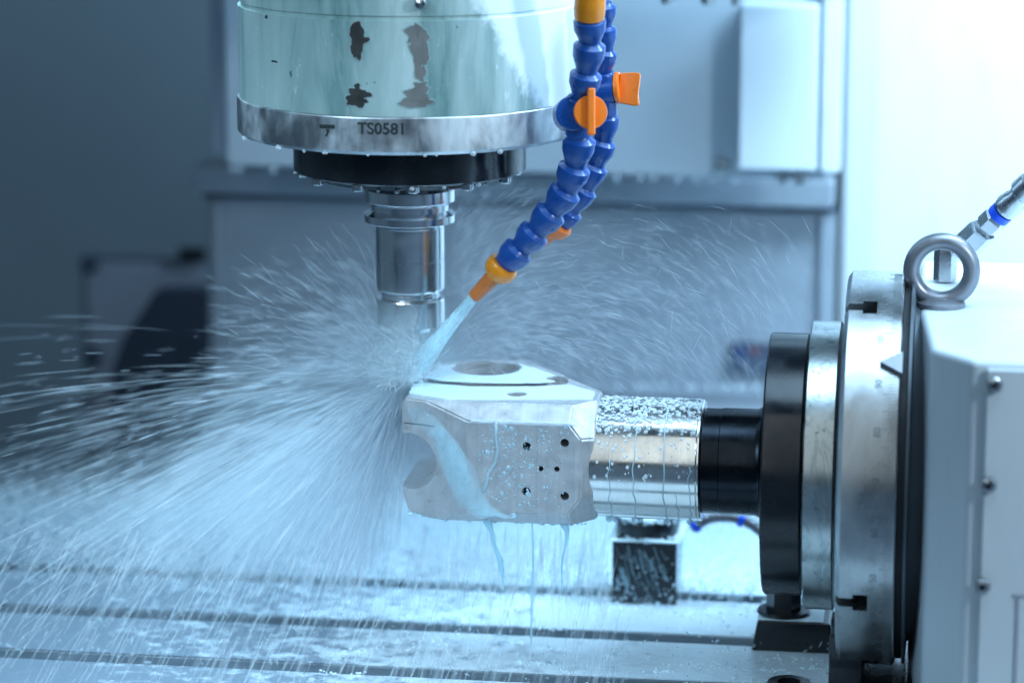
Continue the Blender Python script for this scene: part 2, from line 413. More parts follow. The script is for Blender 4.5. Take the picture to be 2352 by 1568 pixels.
# left wall access panel and dark guard
YL = .86
acc = empty('access_panel', (at(320, 830, Y=YL).x, YL, at(320, 830, Y=YL).z), 'dim square access panel with dark round knobs on the far left wall', 'access panel')
x0, x1 = at(182, 800, Y=YL).x, at(500, 800, Y=YL).x
z1, z0 = at(300, 583, Y=YL).z, at(300, 1500, Y=YL).z
obj('panel_sheet', boxr(x0+.008, x1, YL, YL+.01, z0, z1-.009, .003), M['grey_paint'], acc)
obj('panel_gasket', boxr(x0+.004, x1+.008, YL+.004, YL+.012, z0-.01, z1-.005, .002), M['wall_dark'], acc)
for px, py in ((207, 604), (214, 815)):
    screw('knob', at(px, py, Y=YL-.001), .0095, acc, 'wall_dark', False, .012)
obj('hinge', boxr(at(415, 578, Y=YL).x, at(476, 578, Y=YL).x, YL-.012, YL-.0005, at(440, 592, Y=YL).z, at(440, 566, Y=YL).z, .003), M['rubber'], acc)
YG = .80
pl = [at(px, py, Y=YG) for px, py in ((372, 655), (520, 655), (520, 1180), (276, 1180), (276, 830), (300, 760), (345, 700))]
g = obj('chute_guard', prism([(p.x, p.z) for p in pl], YG-.03, YG, 'XZ', .004), M['wall_dark']); tag(g, 'dark navy slanted guard standing before the far left access panel', 'guard')

# red and blue warning sticker plate
YS = YB-.004
st = empty('warning_plate', at(1720, 820, Y=YS), 'small dark plate with red and blue patches low on the grey column cover', 'plate')
obj('plate', boxr(wx(1678, YS, 820), wx(1790, YS, 820), YS-.003, YS+.002, wz(856, YS, 1720), wz(786, YS, 1720), .0008), M['wall_dark'], st)
obj('patch', boxr(wx(1690, YS, 820), wx(1715, YS, 820), YS-.0036, YS-.0031, wz(825, YS, 1720), wz(795, YS, 1720)), simple('blue_print', (.03, .05, .14), .4), st, 0)
obj('patch', boxr(wx(1722, YS, 820), wx(1748, YS, 820), YS-.0036, YS-.0031, wz(812, YS, 1720), wz(792, YS, 1720)), M['red'], st, 0)

# ================================================================== SPINDLE
SY = .05
spx, spz = at(941, 300, Y=SY).x, None
def sz(py): return at(941, py, Y=SY).z
k_s = (DIST+.06)/FPX             # metres per pixel at the spindle
S0 = (spx, SY, 0)
head = empty('spindle_housing', (spx, SY, sz(300)), 'big round spindle head with worn mint paint and a stained steel band', 'spindle head')
Rh = 389*k_s
zb, zr = sz(298), sz(219)
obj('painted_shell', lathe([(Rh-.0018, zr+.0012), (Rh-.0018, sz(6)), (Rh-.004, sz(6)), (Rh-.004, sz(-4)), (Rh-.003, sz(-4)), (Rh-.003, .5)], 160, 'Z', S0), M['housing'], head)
ring = obj('steel_band', lathe([(Rh-.004, zr+.001), (Rh-.0008, zr+.001), (Rh, zr), (Rh, zb+.0025), (Rh-.0025, zb), (.06, zb)], 160, 'Z', S0), M['stained'], head)
Rn = 264*k_s
obj('nose_ring', lathe([(Rn, zb-.0006), (Rn, sz(383)), (Rn-.003, sz(389)), (Rn*.83, sz(393)), (Rn*.80, sz(404)), (Rn*.5, sz(408)), (.034, sz(409)), (.034, zb)], 128, 'Z', S0), M['dark_steel'], head)
for i in range(12):
    a = R_(i*30+12); p = (spx+Rn*.915*math.cos(a), SY+Rn*.915*math.sin(a), sz(391))
    s_ = obj('cap_screw', lathe([(0, -.004), (.0032, -.004), (.0042, -.003), (.0042, .001)], 16, 'Z', p), M['zinc'], head)
bmn = bmesh.new()
for i in range(26):
    a = R_(random.uniform(185, 355)); rr = random.choice([Rn*.99, Rh*.99, Rn*.82]); zz = {Rn*.99: sz(390), Rh*.99: zb, Rn*.82: sz(405)}[rr]
    d = bmesh.new(); bmesh.ops.create_icosphere(d, subdivisions=2, radius=random.uniform(.0008, .0019)); bmesh.ops.scale(d, vec=(1.2, 1.2, 1), verts=d.verts)
    bmesh.ops.translate(d, vec=(spx+rr*math.cos(a), SY+rr*math.sin(a), zz), verts=d.verts); add_shape(bmn, d)
tag(obj('hanging_drops', bmn, M['drop'], head), kind='stuff')
screw('grease_nipple', Vector((at(965, 12, Y=SY-Rh).x, SY-Rh+.004, at(965, 10, Y=SY-Rh).z)), .0042, head, 'zinc', False, .005)
# keyed recess in nose ring: bent wire seal seen on the black ring
# lettering wrapped round the band
def wrap(b, cx_ang, z, R):
    for q in range(-15, 16):
        bmesh.ops.bisect_plane(b, geom=b.verts[:]+b.edges[:]+b.faces[:], plane_co=(q*.0016, 0, 0), plane_no=(1, 0, 0))
    for v in b.verts:
        a = cx_ang + v.co.x/R
        rr = R + v.co.z
        v.co = Vector((spx+rr*math.sin(a), SY-rr*math.cos(a), z+v.co.y))
    return b
def band_ang(px):               # angle on the band that shows at this pixel column
    best = min((abs((lambda P: 1176+FPX*(P-CAM).dot(RT)/(P-CAM).dot(FW))(Vector((spx+Rh*math.sin(R_(a)), SY-Rh*math.cos(R_(a)), (zb+zr)/2)))-px), a) for a in [t*.25 for t in range(-320, 320)])
    return R_(best[1])
zt = at(875, 296, Y=SY-Rh*.98).z
t = obj('lettering', wrap(text_mesh('TS0581', .0108, .0001), band_ang(876), zt, Rh+.00025), M['ink'], head, 0)
lm = prism([(-.0058, .0030), (.0058, .0034), (.0058, .0008), (-.0056, .0004)], -.0001, .0002)
add_shape(lm, prism([(-.0006, .0002), (.0018, .0002), (.0012, -.0022), (-.0004, -.0048), (-.0016, -.0048), (-.0002, -.002)], -.0001, .0002))
obj('maker_mark', wrap(lm, band_ang(752), at(752, 294, Y=SY-Rh*.9).z, Rh+.0001), M['ink'], head, 0)
# flaked paint patches
def blob(cx, cy, w, h, seed, n=40, jag=.35):
    random.seed(seed); pts = []
    for i in range(n):
        a = 2*math.pi*i/n
        r = 1+jag*noise.noise(Vector((math.cos(a)*1.7+seed, math.sin(a)*1.7, seed*.37)))*1.6+jag*.5*noise.noise(Vector((math.cos(a)*6+seed, math.sin(a)*6, 3)))
        pts.append((cx+w*r*math.cos(a), cy+h*r*math.sin(a)))
    return pts
def chip(px, py, w, h, seed, mat, jag=.38):
    a0 = band_ang(px); z = at(px, py, Y=SY-Rh*math.cos(a0)).z
    if mat != M['ink']:
        rim = prism(blob(0, 0, (w+2.2)*k_s, (h+2.2)*k_s, seed, 72, jag*1.1), -.0012, .0003)
        obj('chip_edge', wrap(rim, a0, z, Rh-.0018), M['chip_rim'], head, 0)
    b = prism(blob(0, 0, w*k_s, h*k_s, seed, 56, jag), -.0012, .00042)
    obj('paint_chip', wrap(b, a0, z, Rh-.0018), mat, head, 0)
for c in ((820, 80, 17, 22, 3), (822, 112, 13, 24, 5), (842, 92, 7, 6, 8), (822, 218, 26, 13, 4), (820, 232, 24, 14, 14), (820, 198, 7, 6, 9)): chip(*c, M['scar_dark'])
for c in ((963, 82, 21, 20, 12), (965, 120, 17, 40, 16), (967, 168, 9, 18, 7), (962, 222, 32, 17, 21), (966, 204, 16, 12, 23), (962, 238, 34, 8, 25)): chip(*c, M['scar_grey'])
chip(628, 142, 9, 2.5, 33, M['ink']); chip(612, 40, 4, 4, 34, M['ink'])
random.seed(11)

# tool holder
TH = (at(942.5, 500, Y=SY).x, SY, 0)
def hz(py): return at(942, py, Y=SY).z
def R(px): return px*k_s
tool = empty('tool_holder', (TH[0], SY, hz(480)), 'shiny turned steel tool holder with two flanges under the black nose ring', 'tool holder')
obj('flange', lathe([(R(90), hz(405)), (R(103), hz(429)), (R(104.5), hz(431)), (R(104.5), hz(457)), (R(103), hz(459)), (R(95), hz(463)), (R(90), hz(467)), (R(90), hz(479)), (R(96), hz(484)), (R(104.5), hz(489)), (R(104.5), hz(505)), (R(102), hz(507)), (R(80), hz(510))], 128, 'Z', TH), M['turned_z'], tool, 25)
obj('holder_body', lathe([(R(76), hz(509)), (R(78), hz(516)), (R(79.5), hz(518)), (R(79.5), hz(590)), (R(78.6), hz(591)), (R(78.6), hz(592.5)), (R(79.5), hz(593.5)), (R(79.5), hz(656)), (R(77), hz(663)), (R(66), hz(666)), (R(66), hz(679)), (R(70), hz(680))], 128, 'Z', TH), M['turned_z'], tool, 25)
obj('lock_ring', lathe([(R(64), hz(671)), (R(69), hz(671)), (R(69), hz(675)), (R(64), hz(675))], 96, 'Z', TH), M['turned_z'], tool, 25)
obj('collet_nut', lathe([(R(60), hz(680.3)), (R(78), hz(681)), (R(79.5), hz(684)), (R(79.5), hz(741)), (R(75), hz(750)), (R(66), hz(754)), (R(20), hz(754))], 128, 'Z', TH), M['turned_z'], tool, 25)
mill = empty('end_mill', (TH[0], SY, hz(800)), 'slim steel end mill reaching down into the spray at the workpiece', 'end mill')
obj('shank', lathe([(R(18), hz(754.5)), (R(18), hz(815)), (R(17), hz(816))], 48, 'Z', TH), M['turned_z'], mill)
fl = bmesh.new(); N = 24; rows = 30; vv = []
zA, zB = hz(816), hz(872)
for j in range(rows+1):
    t_ = j/rows; row = []
    for i in range(N):
        a = 2*math.pi*i/N; rr = R(17)*(1-.28*max(0, math.cos(3*(a)))**2)
        aa = a+t_*2.6; row.append(fl.verts.new((TH[0]+rr*math.cos(aa), SY+rr*math.sin(aa), zA+(zB-zA)*t_)))
    vv.append(row)
for j in range(rows):
    for i in range(N): fl.faces.new((vv[j][i], vv[j][(i+1) % N], vv[j+1][(i+1) % N], vv[j+1][i]))
fl.faces.new(vv[-1]); bmesh.ops.recalc_face_normals(fl, faces=fl.faces)
obj('flutes', fl, M['zinc'], mill)

# ================================================================== WORKPIECE on the rotary axis
def cylx(prof, mat, name, parent, n=128, sm=25):
    """prof: (x, radius) list along the rotary axis"""
    return obj(name, lathe([(r, x) for x, r in prof], n, 'X', (0, AX[0], AX[1])), mat, parent, sm)
wp = empty('workpiece', (0, 0, AX[1]), 'milled aluminium clevis block with a polished round shank, wet and dripping', 'machined part')
ztop, zbot = AX[1]+.0445, AX[1]-.0400
yf = -.046; ch = .0105
def pX(px, py, y): return at(px, py, Y=y).x
xr = pX(1366, 1050, -.036)                                   # right end of the block
xl = pX(926, 940, -.02)
xfl = pX(1074, 1050, yf)                                    # left end of the main front face
def planXY(px, py): q = at(px, py, Z=ztop); return (q.x, q.y)
outline = [(xr, yf), (xfl, yf), (xl+.001, -.030), (xl, -.018), planXY(950, 868), planXY(1003, 836), planXY(1100, 829), planXY(1196, 832), planXY(1243, 845), planXY(1305, 866), (xr, .010)]
b = prism(outline, zbot, ztop)
def cutplane(b, co, no):
    bmesh.ops.bisect_plane(b, geom=b.verts[:]+b.edges[:]+b.faces[:], plane_co=co, plane_no=no, clear_outer=True)
    es = [e for e in b.edges if e.is_boundary]
    if es: bmesh.ops.contextual_create(b, geom=es)
    bmesh.ops.recalc_face_normals(b, faces=b.faces)
cutplane(b, (0, yf+.0105, ztop), (0, -1, .95))
cutplane(b, (0, yf+.0095, zbot), (0, -1, -1))
cutplane(b, (xr-.0085, yf, 0), (1, -1, 0))
cutplane(b, (xr-.017, yf, ztop-.010), (1, -.9, .75))
cutplane(b, (xr-.017, yf, zbot+.010), (1, -.9, -.75))
cutplane(b, (xl, 0, zbot+.004), (-1, 0, -.9))
cutplane(b, (xl+.03, 0, zbot-.000), (-.16, 0, -1))
cutplane(b, (xl+.0025, 0, zbot+.012), (-1, 0, -.35))
cutplane(b, (xl+.0015, 0, ztop-.003), (-1, 0, .8))
bmesh.ops.bevel(b, geom=[e for e in b.edges if len(e.link_faces) == 2 and e.calc_face_angle(0) > .3], offset=.0012, segments=2, affect='EDGES')
cut = []
# fork slot through the left end (along y)
zc_ = at(945, 1048, Y=-.02).z; xs = at(942, 1048, Y=-.03).x; rs = .0200
pts = [(xs+rs*math.cos(a), zc_+rs*math.sin(a)) for a in [R_(t) for t in range(-90, 91, 10)]]
pts = [(xl-.02, zc_-rs*.72), (xs-.008, zc_-rs*.94)] + pts + [(xs-.008, zc_+rs*.94), (xl-.02, zc_+rs*.62)]
cut.append(prism(pts, -.2, .2, 'XZ'))
bc = at(1117, 853, Z=ztop)
cut.append(lathe([(81*PXM, -.3), (81*PXM, .3)], 64, 'Z', (bc.x, bc.y, 0)))
for px, py, r in ((1187, 907, .0068), (1280, 877, .0078)):
    q = at(px, py, Z=ztop); cut.append(lathe([(r, -.02), (r, .02)], 32, 'Z', (q.x, q.y, ztop)))
for px, py, r in ((1210, 1025, .0030), (1297, 1017, .0030), (1209, 1128, .0030), (1297, 1139, .0030), (1242, 1076, .0019), (1279, 1077, .0019)):
    q = at(px, py, Y=yf); cut.append(lathe([(r, -.012), (r, .02)], 24, 'Y', (q.x, yf, q.z)))
cut.append(boxr(xl-.01, at(1005, 950, Y=-.03).x, -.2, -.0268, ztop-.0180, ztop-.0172))
bodyme = carve(b, cut)
obj('body', bodyme, M['alu'], wp, 25)
# raised pad round the bore
pad = [planXY(962, 869), planXY(1006, 838), planXY(1100, 831), planXY(1196, 834), planXY(1240, 846), planXY(1298, 868), planXY(1306, 878), planXY(1240, 882), planXY(1160, 884), planXY(1082, 882), planXY(1010, 877)]
b = prism(pad, ztop-.001, ztop+.0022)
bmesh.ops.bevel(b, geom=[e for e in b.edges if abs(e.verts[0].co.z-e.verts[1].co.z) < 1e-6 and e.verts[0].co.z > ztop], offset=.0008, segments=2, affect='EDGES')
obj('raised_pad', carve(b, [lathe([(80*PXM, -.3), (80*PXM, .3)], 64, 'Z', (bc.x, bc.y, 0)), lathe([(.0078, -.02), (.0078, .02)], 32, 'Z', (*at(1280, 877, Z=ztop).xy, ztop))]), M['alu'], wp, 25)
# coolant pooled on the upper faces
def film(poly_px, z, name, parent, seed, th=.0009, hole=None, mat='coolant'):
    pts = [at(px, py, Z=z) for px, py in poly_px]
    c = sum((Vector((p.x, p.y, 0)) for p in pts), Vector())/len(pts)
    dense = []
    for a_, b_2 in zip(pts, pts[1:]+pts[:1]):
        for t_ in range(8):
            q = a_.lerp(b_2, t_/8); n_ = noise.noise(Vector((q.x*180, q.y*180, seed)))*.0012
            dv = (Vector((q.x, q.y, 0))-c).normalized()*n_; dense.append((q.x+dv.x, q.y+dv.y))
    bb = prism(dense, z-.0002, z+th)
    bmesh.ops.bevel(bb, geom=[e for e in bb.edges if min(e.verts[0].co.z, e.verts[1].co.z) > z+th*.5], offset=th*.45, segments=2, affect='EDGES')
    me = carve(bb, hole) if hole else bb
    return tag(obj(name, me, M[mat], parent, 60), kind='stuff')
film([(940, 903), (948, 884), (966, 880), (1082, 890), (1240, 889), (1312, 885), (1366, 901), (1362, 918), (1180, 918), (1028, 918)], ztop, 'coolant_film', wp, 2, .0008,
     [lathe([(.0072, -.02), (.0072, .02)], 32, 'Z', (*at(1187, 907, Z=ztop).xy, ztop))])
film([(972, 868), (1010, 840), (1100, 834), (1194, 837), (1236, 849), (1292, 869), (1294, 875), (1240, 879), (1160, 880), (1082, 878), (1012, 874)], ztop+.0022, 'coolant_film', wp, 5, .0008,
     [lathe([(84*PXM, -.3), (84*PXM, .3)], 64, 'Z', (bc.x, bc.y, 0)), lathe([(.0085, -.02), (.0085, .02)], 32, 'Z', (*at(1280, 877, Z=ztop).xy, ztop))])
# shank
xsh0, xsh1 = xr-.004, pX(1606, 1050, -.04)
RS = .0421
cylx([(xsh0, RS-.001), (xsh1-.003, RS), (xsh1-.0024, RS-.0008), (xsh1-.0018, RS), (xsh1-.0008, RS), (xsh1, RS-.0008), (xsh1, .02)], M['turned_x'], 'shank', wp)
# drops beaded over the top of the shank, runs down its front
random.seed(5)
bm = bmesh.new()
def bead(bm, p, nrm, r, flat=.5, stretch=1.0):
    d = bmesh.new(); bmesh.ops.create_icosphere(d, subdivisions=2 if r > .0008 else 1, radius=r)
    bmesh.ops.scale(d, vec=(1, stretch, flat), verts=d.verts)
    bmesh.ops.transform(d, matrix=Matrix.Translation(p) @ nrm.to_track_quat('Z', 'Y').to_matrix().to_4x4(), verts=d.verts)
    add_shape(bm, d)
for i in range(900):
    x = random.uniform(xsh0+.004, xsh1-.001); a = R_(random.triangular(28, 120, 75))
    nrm = Vector((0, -math.cos(a), math.sin(a))); r = abs(random.gauss(0, .0007))+.0004
    bead(bm, Vector((x, 0, AX[1]))+nrm*RS, nrm, min(r, .0022), .45)
for i in range(60):
    x = random.uniform(xsh0+.004, xsh1-.002); a = R_(random.uniform(-10, 32)); nrm = Vector((0, -math.cos(a), math.sin(a)))
    bead(bm, Vector((x, 0, AX[1]))+nrm*RS, nrm, random.uniform(.0003, .0013), .4, random.uniform(1, 1.5))
tag(obj('coolant_beads', bm, M['drop'], wp, 180), kind='stuff')
def shank_run(px, a0, a1, r, parent, jog=.002):
    x = at(px, 1080, Y=-.04).x; pts = []; n_ = 24
    for i in range(n_+1):
        a = R_(a0+(a1-a0)*i/n_); w_ = noise.noise(Vector((i*.35, px*.1, 1)))*jog
        pts.append(Vector((x+w_, -math.cos(a)*(RS+.0001), AX[1]+math.sin(a)*(RS+.0001))))
    return tube(pts, [r*(.55+.45*abs(noise.noise(Vector((i*.4, px, 5))))) if i < n_-1 else r*1.7 for i in range(n_+1)], 8)
for px, a0, a1, r in ((1398, 12, -70, .0005), (1456, 48, -82, .0006), (1524, 72, -84, .0009), (1583, 8, -80, .0007), (1556, -20, -74, .0004)):
    obj('coolant_run', shank_run(px, a0, a1, r, wp), M['run'], wp, 180)
bm = bmesh.new()
for px in (1398, 1412, 1456, 1470, 1530, 1583, 1602):
    a = R_(-80); x = at(px, 1180, Y=-.01).x; r = random.uniform(.0014, .0026)
    bead(bm, Vector((x, -math.cos(a)*RS, AX[1]+math.sin(a)*RS-.0006)), Vector((0, 0, 1)), r, 1.2)
tag(obj('hanging_drops', bm, M['run'], wp, 180), kind='stuff')
# beads and runs on the block front
bm = bmesh.new(); nf = Vector((0, -1, 0))
for i in range(420):
    px = random.triangular(1090, 1320, 1150); py = random.uniform(985, 1165); q = at(px, py, Y=yf)
    bead(bm, q, nf, min(.0016, abs(random.gauss(0, .0004))+.00018), .3, random.uniform(1, 1.4))
for px, py in ((1119, 1040), (1168, 1075), (1213, 1135), (1180, 1184), (1160, 980), (1175, 985), (1300, 980)):
    bead(bm, at(px, py, Y=yf), nf, .0019, .35, 1.2)
tag(obj('coolant_beads', bm, M['run'], wp, 180), kind='stuff')
pts = [at(x, y, Y=yf-.0002) for x, y in ((1139, 968), (1139, 1000), (1143, 1035), (1138, 1062), (1122, 1085), (1118, 1110), (1108, 1130))]
obj('coolant_run', tube(pts, [.0013, .0010, .0011, .0011, .0014, .0012, .001], 10), M['run'], wp, 180)
# bead of coolant collecting along the lower edge of the front chamfer
pe = [Vector((xfl+.002+(xr-.013-xfl)*i/40, yf-.0001, ztop-.0108+.0002*math.sin(i*.9))) for i in range(41)]
tag(obj('coolant_edge', tube(pe, [.0009+.0006*abs(noise.noise(Vector((i*.37, 2, 2)))) for i in range(41)], 8), M['drop'], wp, 180), kind='stuff')
# film of coolant washing over the left shoulder and down
def sheet(paths, mat, name, parent, thick=.0008, kind='stuff'):
    nn = len(paths[0])-1; mm = len(paths)-1
    """paths: rows of points (left..right), skinned"""
    bm = bmesh.new(); lay = bm.verts.layers.float_color.new('thickness'); rows = [[bm.verts.new(p) for p in r] for r in paths]
    for j_, r in enumerate(rows):
        for i_, v in enumerate(r):
            w_ = math.sin(math.pi*i_/nn)**.8*min(1, .35+3*j_/mm); v[lay] = (w_, w_, w_, 1)
    for a, c in zip(rows, rows[1:]):
        for i in range(len(a)-1): bm.faces.new((a[i], a[i+1], c[i+1], c[i]))
    bmesh.ops.recalc_face_normals(bm, faces=bm.faces)
    g_ = bmesh.ops.solidify(bm, geom=bm.faces[:], thickness=thick)
    return tag(obj(name, bm, mat, parent, 180), kind=kind)
def ysurf(x):                                          # y of the block's front-left faces at x
    if x >= xfl: return yf
    t_ = (x-(xl+.001))/(xfl-xl-.001); return -.030+(yf+.030)*max(0, t_)
def on_face(px, py, off=.0009):
    y = -.036
    for _ in range(6): y = ysurf(at(px, py, Y=y).x)-off
    return at(px, py, Y=y)
rows = []
for (xa, xb, y) in ((930, 985, 935), (938, 1015, 965), (965, 1035, 990), (992, 1055, 1015), (1002, 1072, 1045), (1010, 1092, 1075), (1022, 1105, 1105), (1034, 1118, 1135), (1048, 1136, 1160), (1068, 1160, 1178), (1090, 1195, 1188)):
    rows.append([on_face(xa+(xb-xa)*i/8, y+3*math.sin(i*1.3+y), .0004+.0016*math.sin(math.pi*i/8)) for i in range(9)])
sheet(rows, M['sheet'], 'coolant_sheet', wp, .0005)
# ragged wet underside
bm = bmesh.new()
for i in range(60):
    px = random.uniform(935, 1350); q = at(px, 1197, Y=random.uniform(-.036, -.02)); q.z = zbot-.0002 + max(0, (at(1010, 1190, Y=-.03).x-q.x)*.16)
    bead(bm, q, Vector((0, 0, 1)), random.uniform(.001, .0028), .55)
tag(obj('hanging_drops', bm, M['run'], wp, 180), kind='stuff')
# falling trickles
def trickle(pts, rad, lab):
    P = [at(x, y, Y=yy) for x, y, yy in pts]
    Q = []; Rr = []
    for i in range(len(P)-1):
        for t_ in range(5):
            s_ = t_/5; Q.append(P[i].lerp(P[i+1], s_)+Vector((noise.noise(Vector((i+s_, pts[0][0], 0)))*.0008, 0, 0))); Rr.append(rad[i]*(1-s_)+rad[i+1]*s_)
    Q.append(P[-1]); Rr.append(rad[-1])
    return tag(obj('coolant_trickle', tube(Q, Rr, 10), M['trickle'], None, 180), lab, 'trickle', 'coolant trickles falling from the workpiece')
trickle([(1118, 1190, -.036), (1128, 1215, -.036), (1134, 1250, -.036), (1150, 1290, -.036), (1155, 1322, -.036), (1157, 1350, -.036)], [.0036, .0018, .0013, .0022, .0012, .0004], 'thick crooked trickle of blue-green coolant under the left half of the block')
trickle([(1222, 1200, -.034), (1224, 1300, -.034), (1221, 1400, -.034), (1220, 1478, -.034)], [.0005, .0007, .0009, .0006], 'thin straight pale trickle falling from under the middle of the block')
trickle([(1297, 1202, -.034), (1302, 1218, -.034), (1297, 1260, -.034), (1290, 1300, -.034), (1291, 1360, -.034)], [.0034, .0018, .0008, .0009, .0004], 'thin wavy trickle falling under the right end of the block')

# ================================================================== ROTARY TABLE
def rx(px): return at(px, 1070, Y=0).x
arb = empty('arbor', (rx(1760), 0, AX[1]), 'black steel arbor with a wide disc flange gripping the polished shank', 'arbor')
xa = rx(1624)
cylx([(xsh1+.0004, .0365), (xsh1+.012, .0365), (xsh1+.0125, .037), (rx(1738), .037), (rx(1750), .0385), (rx(1758), .0425), (rx(1762), .052), (rx(1763), .060)], M['black_turned'], 'neck', arb)
cylx([(rx(1763)+.0003, .03), (rx(1763)+.0003, .0892), (rx(1768), .0903), (rx(1850), .0903), (rx(1854), .089), (rx(1854), .03)], M['black_oxide'], 'flange_disc', arb)
ad = empty('adapter_plate', (rx(1890), 0, AX[1]), 'streaky bare steel adapter disc between the black flange and the faceplate', 'adapter plate')
cylx([(rx(1857), .04), (rx(1857), .0965), (rx(1861), .0992), (rx(1924), .0992), (rx(1927), .098), (rx(1927), .04)], M['adapter'], 'disc', ad)
rt = empty('rotary_table', (rx(2200), 0, AX[1]), 'large white rotary indexing table with a graduated steel faceplate at the right edge', 'rotary table')
RF = .1345
x0, x1 = rx(1938), rx(2068)
prof = [(x0, .03), (x0, RF-.004), (x0+.003, RF), (x1-.001, RF), (x1, RF-.001), (x1, .03)]
fp = lathe([(r, x) for x, r in prof], 180, 'X', (0, 0, AX[1]))
cuts = []
def ang_for(py, X):
    best = None
    for t_ in range(-95, 96):
        a = R_(t_); P = Vector((X, -RF*math.cos(a), AX[1]+RF*math.sin(a))); q = P-CAM
        y_ = 784-FPX*q.dot(UP)/q.dot(FW)
        if best is None or abs(y_-py) < best[0]: best = (abs(y_-py), a)
    return best[1]
for py in (706, 1383):
    a = ang_for(py, rx(1975)); n_ = Vector((0, -math.cos(a), math.sin(a))); rot = n_.to_track_quat('Y', 'Z').to_matrix()
    # radial T-slot: narrow mouth towards the face, wide foot behind
    for xx0, xx1, w_ in ((x0-.01, rx(1979), .0075), (rx(1978), rx(2010), .0140)):
        c = box((0, 0, 0), (xx1-xx0, .10, w_))
        bmesh.ops.rotate(c, matrix=Matrix.Rotation(-(a), 3, 'X'), verts=c.verts)
        cpos = Vector(((xx0+xx1)/2, 0, AX[1]))+n_*(RF-.02)
        bmesh.ops.translate(c, vec=cpos, verts=c.verts); cuts.append(c)
fpo = obj('faceplate', carve(fp, cuts), M['faceplate'], rt, 25)
for py in (706, 1383):
    a = ang_for(py, rx(1975)); n_ = Vector((0, -math.cos(a), math.sin(a)))
    c = box(Vector((rx(1975), 0, AX[1]))+n_*(RF-.062), (rx(2008)-x0-.001, .01, .013)); obj('slot_floor', c, M['hole'], fpo, 0)
# graduation: short ticks every degree, numerals every ten
bm = bmesh.new()
for t_ in range(-78, 92, 1):
    a = R_(t_); L = .0055 if t_ % 5 else .0085
    n_ = Vector((0, -math.cos(a), math.sin(a)))
    c = box((0, 0, 0), (L, .0003, .0002 if t_ % 5 else .0003)); bmesh.ops.rotate(c, matrix=Matrix.Rotation(-a, 3, 'X'), verts=c.verts)
    bmesh.ops.translate(c, vec=Vector((x1-.002-L/2, 0, AX[1]))+n_*RF, verts=c.verts); add_shape(bm, c)
obj('scale_ticks', bm, M['ink_soft'], fpo, 0)
nums = ['110', '100', '90', '80', '70', '60', '50', '40', '30', '20']
for i, s in enumerate(nums):
    a0 = R_(62-i*14+4)
    b = text_mesh(s, .0066, .00008, .0)
    for v in b.verts:
        a = a0+v.co.x/RF; v.co = Vector((x1-.0135-v.co.y, -(RF+v.co.z)*math.cos(a), AX[1]+(RF+v.co.z)*math.sin(a)))
    obj('numeral', b, M['ink_soft'], fpo, 0)
cylx([(x1+.0004, .04), (x1+.0004, .1300), (x1+.0045, .1300), (x1+.0045, .04)], M['rubber'], 'seal_ring', rt)
cylx([(x1+.005, .05), (x1+.005, .1335), (x1+.0070, .1335), (x1+.0080, .118), (x1+.024, .112), (x1+.026, .05)], M['drum'], 'drum', rt)
wedge = prism([(x1+.001, -.004), (x1-.0135, .004), (x1+.001, .012)], -.0006, .0035)
a = ang_for(838, x1)
n_ = Vector((0, -math.cos(a), math.sin(a)))
for v in wedge.verts:
    X, T, N_ = v.co; aa = a+(T-.004)/RF; v.co = Vector((X, -(RF+.001+N_)*math.cos(aa), AX[1]+(RF+.001+N_)*math.sin(aa)))
obj('index_pointer', wedge, M['zinc_dull'], rt, 0)
# gearbox body
zg = .036
q1 = at(2138, 800, Z=zg); q2 = at(2233, 828, Z=zg); q0 = at(2108, 694, Z=zg); print('GB', q0, q1, q2, x1)
xb = q1.x
plan = [(xb-.002, .155), (xb-.002, q1.y), (q2.x, q2.y), (.62, q2.y-.0), (.62, .155)]
plan = [(q0.x, .155), (q0.x, q0.y), (xb, q1.y), (q2.x, q2.y), (.62, q2.y), (.62, .155)]
b = prism(plan, ZT+.012, zg)
bmesh.ops.bevel(b, geom=b.edges[:], offset=.0045, segments=4, affect='EDGES', profile=.5)
obj('gearbox_body', b, M['white_paint'], rt, 35)
obj('base_flange', boxr(rx(1992), .62, -.19, .17, ZT+.0006, ZT+.0115, .002), M['dark_steel'], rt)
yc = q2.y
xc0 = at(2262, 1000, Y=yc).x
obj('side_cover', boxr(xc0, .60, yc-.004, yc-.0003, at(2300, 1640, Y=yc).z, at(2300, 846, Y=yc).z, .0016), M['white_paint'], rt)
for px, py in ((2284, 882), (2270, 1112), (2256, 1344)):
    s_ = screw('cover_screw', at(px, py, Y=yc-.0042), .0052, rt, 'zinc', True, .0045)
obj('cover_seam', boxr(at(2330, 1300, Y=yc).x, .60, yc-.0050, yc-.0043, at(2350, 1362, Y=yc).z-.0008, at(2350, 1362, Y=yc).z+.0008), M['grey_paint'], rt)
obj('cover_seam', boxr(at(2336, 1450, Y=yc).x-.0008, at(2336, 1450, Y=yc).x+.0008, yc-.0050, yc-.0043, -.35, at(2350, 1362, Y=yc).z-.0012), M['grey_paint'], rt)
